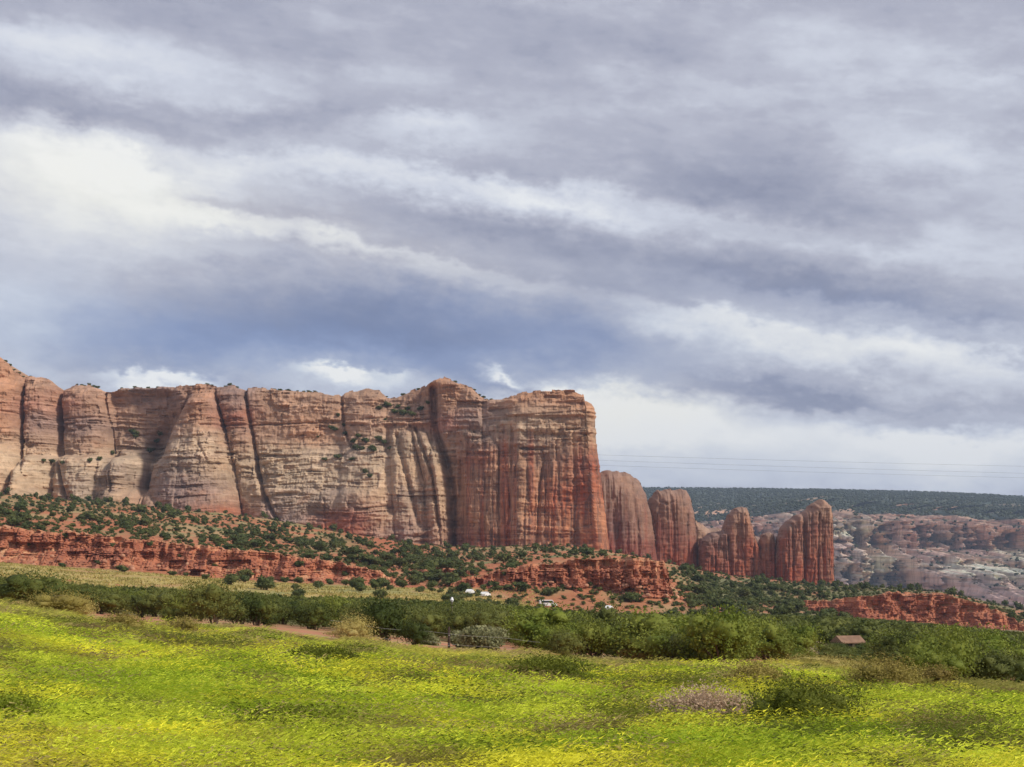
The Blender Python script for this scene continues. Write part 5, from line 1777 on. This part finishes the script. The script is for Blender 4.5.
def box(cx, cy, cz, sx, sy, sz, taper=1.0):
    v = np.array([(x, y, z) for z in (-.5, .5) for y in (-.5, .5) for x in (-.5, .5)], float)
    v[4:, :2] *= taper
    v = v * np.array([sx, sy, sz]) + np.array([cx, cy, cz])
    f = np.array([(0, 2, 3, 1), (4, 5, 7, 6), (0, 1, 5, 4), (2, 6, 7, 3), (0, 4, 6, 2), (1, 3, 7, 5)])
    return v, f


def join(*parts):
    V, Fx, o = [], [], 0
    for v, f in parts:
        V.append(v); Fx.append(np.asarray(f) + o); o += len(v)
    return np.concatenate(V), np.concatenate(Fx)


def lathe(z0, z1, r0, r1, sides=12):
    v, f = tube([(0, 0, z0), (0, 0, z1)], [r0, r1], sides)
    cap = [np.array([[0, 0, z1]])]
    return v, f


# fence post with its low wire
x, y, z = at(449, 63)
fp_ = link('fence_post', None, label='dark wooden fence post standing at the grass edge before the bare soil', cat='fence post', loc=(x, y, z - 0.1))
link('post', mesh_np('post', *join(box(0, 0, 0.52, 0.11, 0.11, 1.04, 0.85), box(0, 0, 1.06, 0.09, 0.09, 0.05, 0.6)), M_post), fp_)
link('wire_clip', mesh_np('wire_clip', *join(box(0, -0.062, 0.30, 0.05, 0.02, 0.03), box(0, -0.062, 0.72, 0.05, 0.02, 0.03)), M_steel), fp_)
pts = [(at(p_, 63 - 0.12)) for p_ in np.linspace(330, 540, 30)]
for hz in (0.28, 0.70):
    wv_, wf_ = tube([(p_[0], p_[1], p_[2] + hz + 0.03 * math.sin(i * 0.6)) for i, p_ in enumerate(pts)], [0.0045] * len(pts), 4)
    link('fence_wire', mesh_np('fence_wire', wv_, wf_, M_steel), label=('lower' if hz < 0.5 else 'upper') + ' thin strand of fence wire along the grass edge past the post', cat='fence wire', group='fence wires')

# utility pole rising from the belt
x, y, z = at(452, 92)
ztop = (YH - 601) / F * 92
hgt_ = ztop - z
up = link('utility_pole', None, label='slim utility pole with white insulator rising out of the bush belt', cat='utility pole', loc=(x, y, z))
link('pole', mesh_np('pole', *tube([(0, 0, -0.5), (0, 0, hgt_ * 0.5), (0, 0, hgt_)], [0.06, 0.05, 0.045], 8), M_pole), up)
zi = hgt_ - 0.02
link('insulator', mesh_np('insulator', *join(tube([(0, 0, zi - 0.04), (0, 0, zi + 0.08)], [0.06, 0.12], 8), tube([(0, 0, zi + 0.08), (0, 0, zi + 0.26)], [0.12, 0.05], 8)), M_ceram), up)



def vehicle(px_, row, Yv, ln, label, rz, van=False):
    x = (px_ - CX) / F * Yv
    z = float(gz(x, Yv))
    root = link('parked_car', None, label=label, cat='car', group='white vehicles parked below the ledge', loc=(x, Yv, z))
    root.rotation_euler = (0, 0, rz)
    k = ln / 4.6
    hh = 1.25 if van else 0.62
    prof = ([(-2.3, .45), (-2.3, 1.0), (-2.2, 1.9), (-1.9, 2.05), (1.0, 2.05), (1.55, 1.25), (2.2, 1.05), (2.3, .8), (2.3, .45)] if van
            else [(-2.3, .45), (-2.3, .95), (-2.1, 1.05), (-1.5, 1.08), (-1.0, 1.52), (.45, 1.54), (1.1, 1.08), (2.05, .95), (2.3, .75), (2.3, .45)])
    n_ = len(prof)
    V = [(a * k, s * 0.88 * (0.82 if b_ > 1.3 and not van else 1.0), b_) for s in (-1, 1) for a, b_ in prof]
    me = bpy.data.meshes.new('body')
    faces = [tuple(range(n_))[::-1], tuple(range(n_, 2 * n_))] + [(i, (i + 1) % n_, n_ + (i + 1) % n_, n_ + i) for i in range(n_)]
    me.from_pydata(V, [], faces)
    me.materials.append(M_white)
    link('body', me, root)
    for s in (-1, 1):
        if van:
            wp = [(-1.9, 1.3), (-1.9, 1.85), (.95, 1.85), (1.35, 1.3)]
        else:
            wp = [(-1.25, 1.12), (-0.9, 1.46), (.35, 1.47), (.8, 1.12)]
        yy = s * (0.885 if van else 0.80)
        y2 = s * (0.885 if van else 0.735)
        mw = bpy.data.meshes.new('window')
        mw.from_pydata([(a * k, (yy if i in (0, 3) else y2) + s * 0.03, b_) for i, (a, b_) in enumerate(wp)] + [(a * k, (yy if i in (0, 3) else y2) + s * 0.005, b_) for i, (a, b_) in enumerate(wp)], [],
                       [(0, 1, 2, 3), (7, 6, 5, 4), (0, 4, 5, 1), (1, 5, 6, 2), (2, 6, 7, 3), (3, 7, 4, 0)])
        mw.materials.append(M_glassd)
        link('window', mw, root)
        for a in (-1.4, 1.4):
            wv1, wf1 = tube([(a * k, s * 0.70, .34), (a * k, s * 0.74, .34), (a * k, s * 0.91, .34), (a * k, s * 0.93, .34)], [0.05, .34, .34, .05], 14)
            link('wheel', mesh_np('wheel', wv1, wf1, M_rubber), root)
    return root


vehicle(548, 603, 424, 5.0, 'long white van by the foot of the central red ledge', 0.15, True)
vehicle(470, 597, 424, 4.0, 'small white car leftmost of the vehicles beside the straw strip', 1.35)
vehicle(485, 598, 423, 4.2, 'small white car second from the left beside the straw strip', 1.2)
vehicle(609, 612, 430, 4.0, 'small white car below the steep right end of the central red ledge', 1.3)
for px, Yv, w_ in ((541, 415, 3.0), (556, 416, 2.4), (467, 416, 1.8), (478, 415, 2.2), (489, 415, 1.8), (604, 420, 2.4), (615, 421, 2.2)):
    x, y, z = at(px, Yv)
    plant('bush', BUSH, rr.randrange(8), (x, y, z - 0.1), (w_ / 3.6, w_ / 3.6, w_ / 5.2), rr.uniform(0, 6.28), 'low bush half hiding the white vehicles below the central ledge', 'bush', 'bushes in front of the vehicles')

# shed with a brown roof, among the bushes on the right
Yh = 140
xh = (848 - CX) / F * Yh
zh = float(gz(xh, Yh))
rz_ = (YH - 635.5) / F * Yh - zh                     # ridge height above the ground
ev_ = rz_ - 0.62
shed = link('shed', None, label='small tan shed with a brown pitched roof half hidden in the right bushes', cat='shed', loc=(xh, Yh, zh))
shed.rotation_euler = (0, 0, 0.3)
link('wall', mesh_np('wall', *box(0, 0, (ev_ - 0.3) / 2, 2.0, 1.7, ev_ + 0.3), M_wall), shed)
rv = np.array([(-1.25, -1.15, ev_ - .05), (1.25, -1.15, ev_ - .05), (1.25, 1.15, ev_ - .05), (-1.25, 1.15, ev_ - .05), (-1.25, 0, rz_), (1.25, 0, rz_), (-1.25, -1.15, ev_ + .03), (1.25, -1.15, ev_ + .03), (1.25, 1.15, ev_ + .03), (-1.25, 1.15, ev_ + .03)])
me = bpy.data.meshes.new('roof')
me.from_pydata(rv.tolist(), [], [(6, 7, 5, 4), (8, 9, 4, 5), (0, 3, 2, 1), (0, 1, 7, 6), (2, 3, 9, 8), (1, 2, 8, 5, 7), (3, 0, 6, 4, 9)])
me.materials.append(M_roof)
link('roof', me, shed)
link('door', mesh_np('door', *box(-0.35, -0.87, ev_ * 0.42, 0.6, 0.04, ev_ * 0.84), M_post), shed)
link('window', mesh_np('window', *box(0.5, -0.87, ev_ * 0.55, 0.5, 0.04, ev_ * 0.35), M_glassd), shed)

for px, Yv, w_, h_ in ((836, 122, 2.2, 1.0), (846, 118, 1.8, 0.8), (856, 121, 2.4, 0.95), (866, 124, 2.0, 1.2), (828, 112, 2.4, 1.1), (842, 100, 2.2, 0.9), (861, 102, 2.4, 0.9), (850, 92, 1.8, 0.7)):
    x, y, z = at(px, Yv)
    plant('bush', BUSH, rr.randrange(8), (x, y, z - 0.1), (w_ / 3.6, w_ / 3.6, h_ / 2.6), rr.uniform(0, 6.28), 'low bush in front of the small tan shed on the right', 'bush', 'bushes in front of the shed')

# power lines crossing the sky
for k, (ya, yb) in enumerate(((455.5, 464), (461, 471), (466, 475.5))):
    Yw = 95 + k * 1.1
    pts = []
    for i in range(41):
        t_ = i / 40
        px_ = 200 + (1900 - 200) * t_
        row = ya + (px_ - 620) * (yb - ya) / 404 + 9 * ((px_ - 1050) / 850) ** 2 * -1 + 2.3
        pts.append(((px_ - CX) / F * Yw, Yw, (YH - row) / F * Yw))
    wv_, wf_ = tube(pts, [0.0042] * len(pts), 5)
    link('power_line', mesh_np('power_line', wv_, wf_, M_wire), label=('highest', 'middle', 'lowest')[k] + ' of three thin power lines crossing the low sky at right', cat='power line', group='power lines')

# ------------------------------------------------------------------ haze
hz_m = bpy.data.materials.new('thin_air')
hz_m.use_nodes = True
ht = hz_m.node_tree
ht.nodes.clear()
ho = ht.nodes.new('ShaderNodeOutputMaterial')
pv = ht.nodes.new('ShaderNodeVolumePrincipled')
pv.inputs['Color'].default_value = (0.62, 0.76, 1.0, 1)
pv.inputs['Density'].default_value = 7.4e-5
pv.inputs['Anisotropy'].default_value = 0.2
ht.links.new(pv.outputs[0], ho.inputs['Volume'])
hv, hf = box(0, 3000, 60, 17000, 9000, 760)
link('haze', mesh_np('haze', hv, hf, hz_m), kind='stuff', label='thin bluish haze over the whole valley', cat='haze')
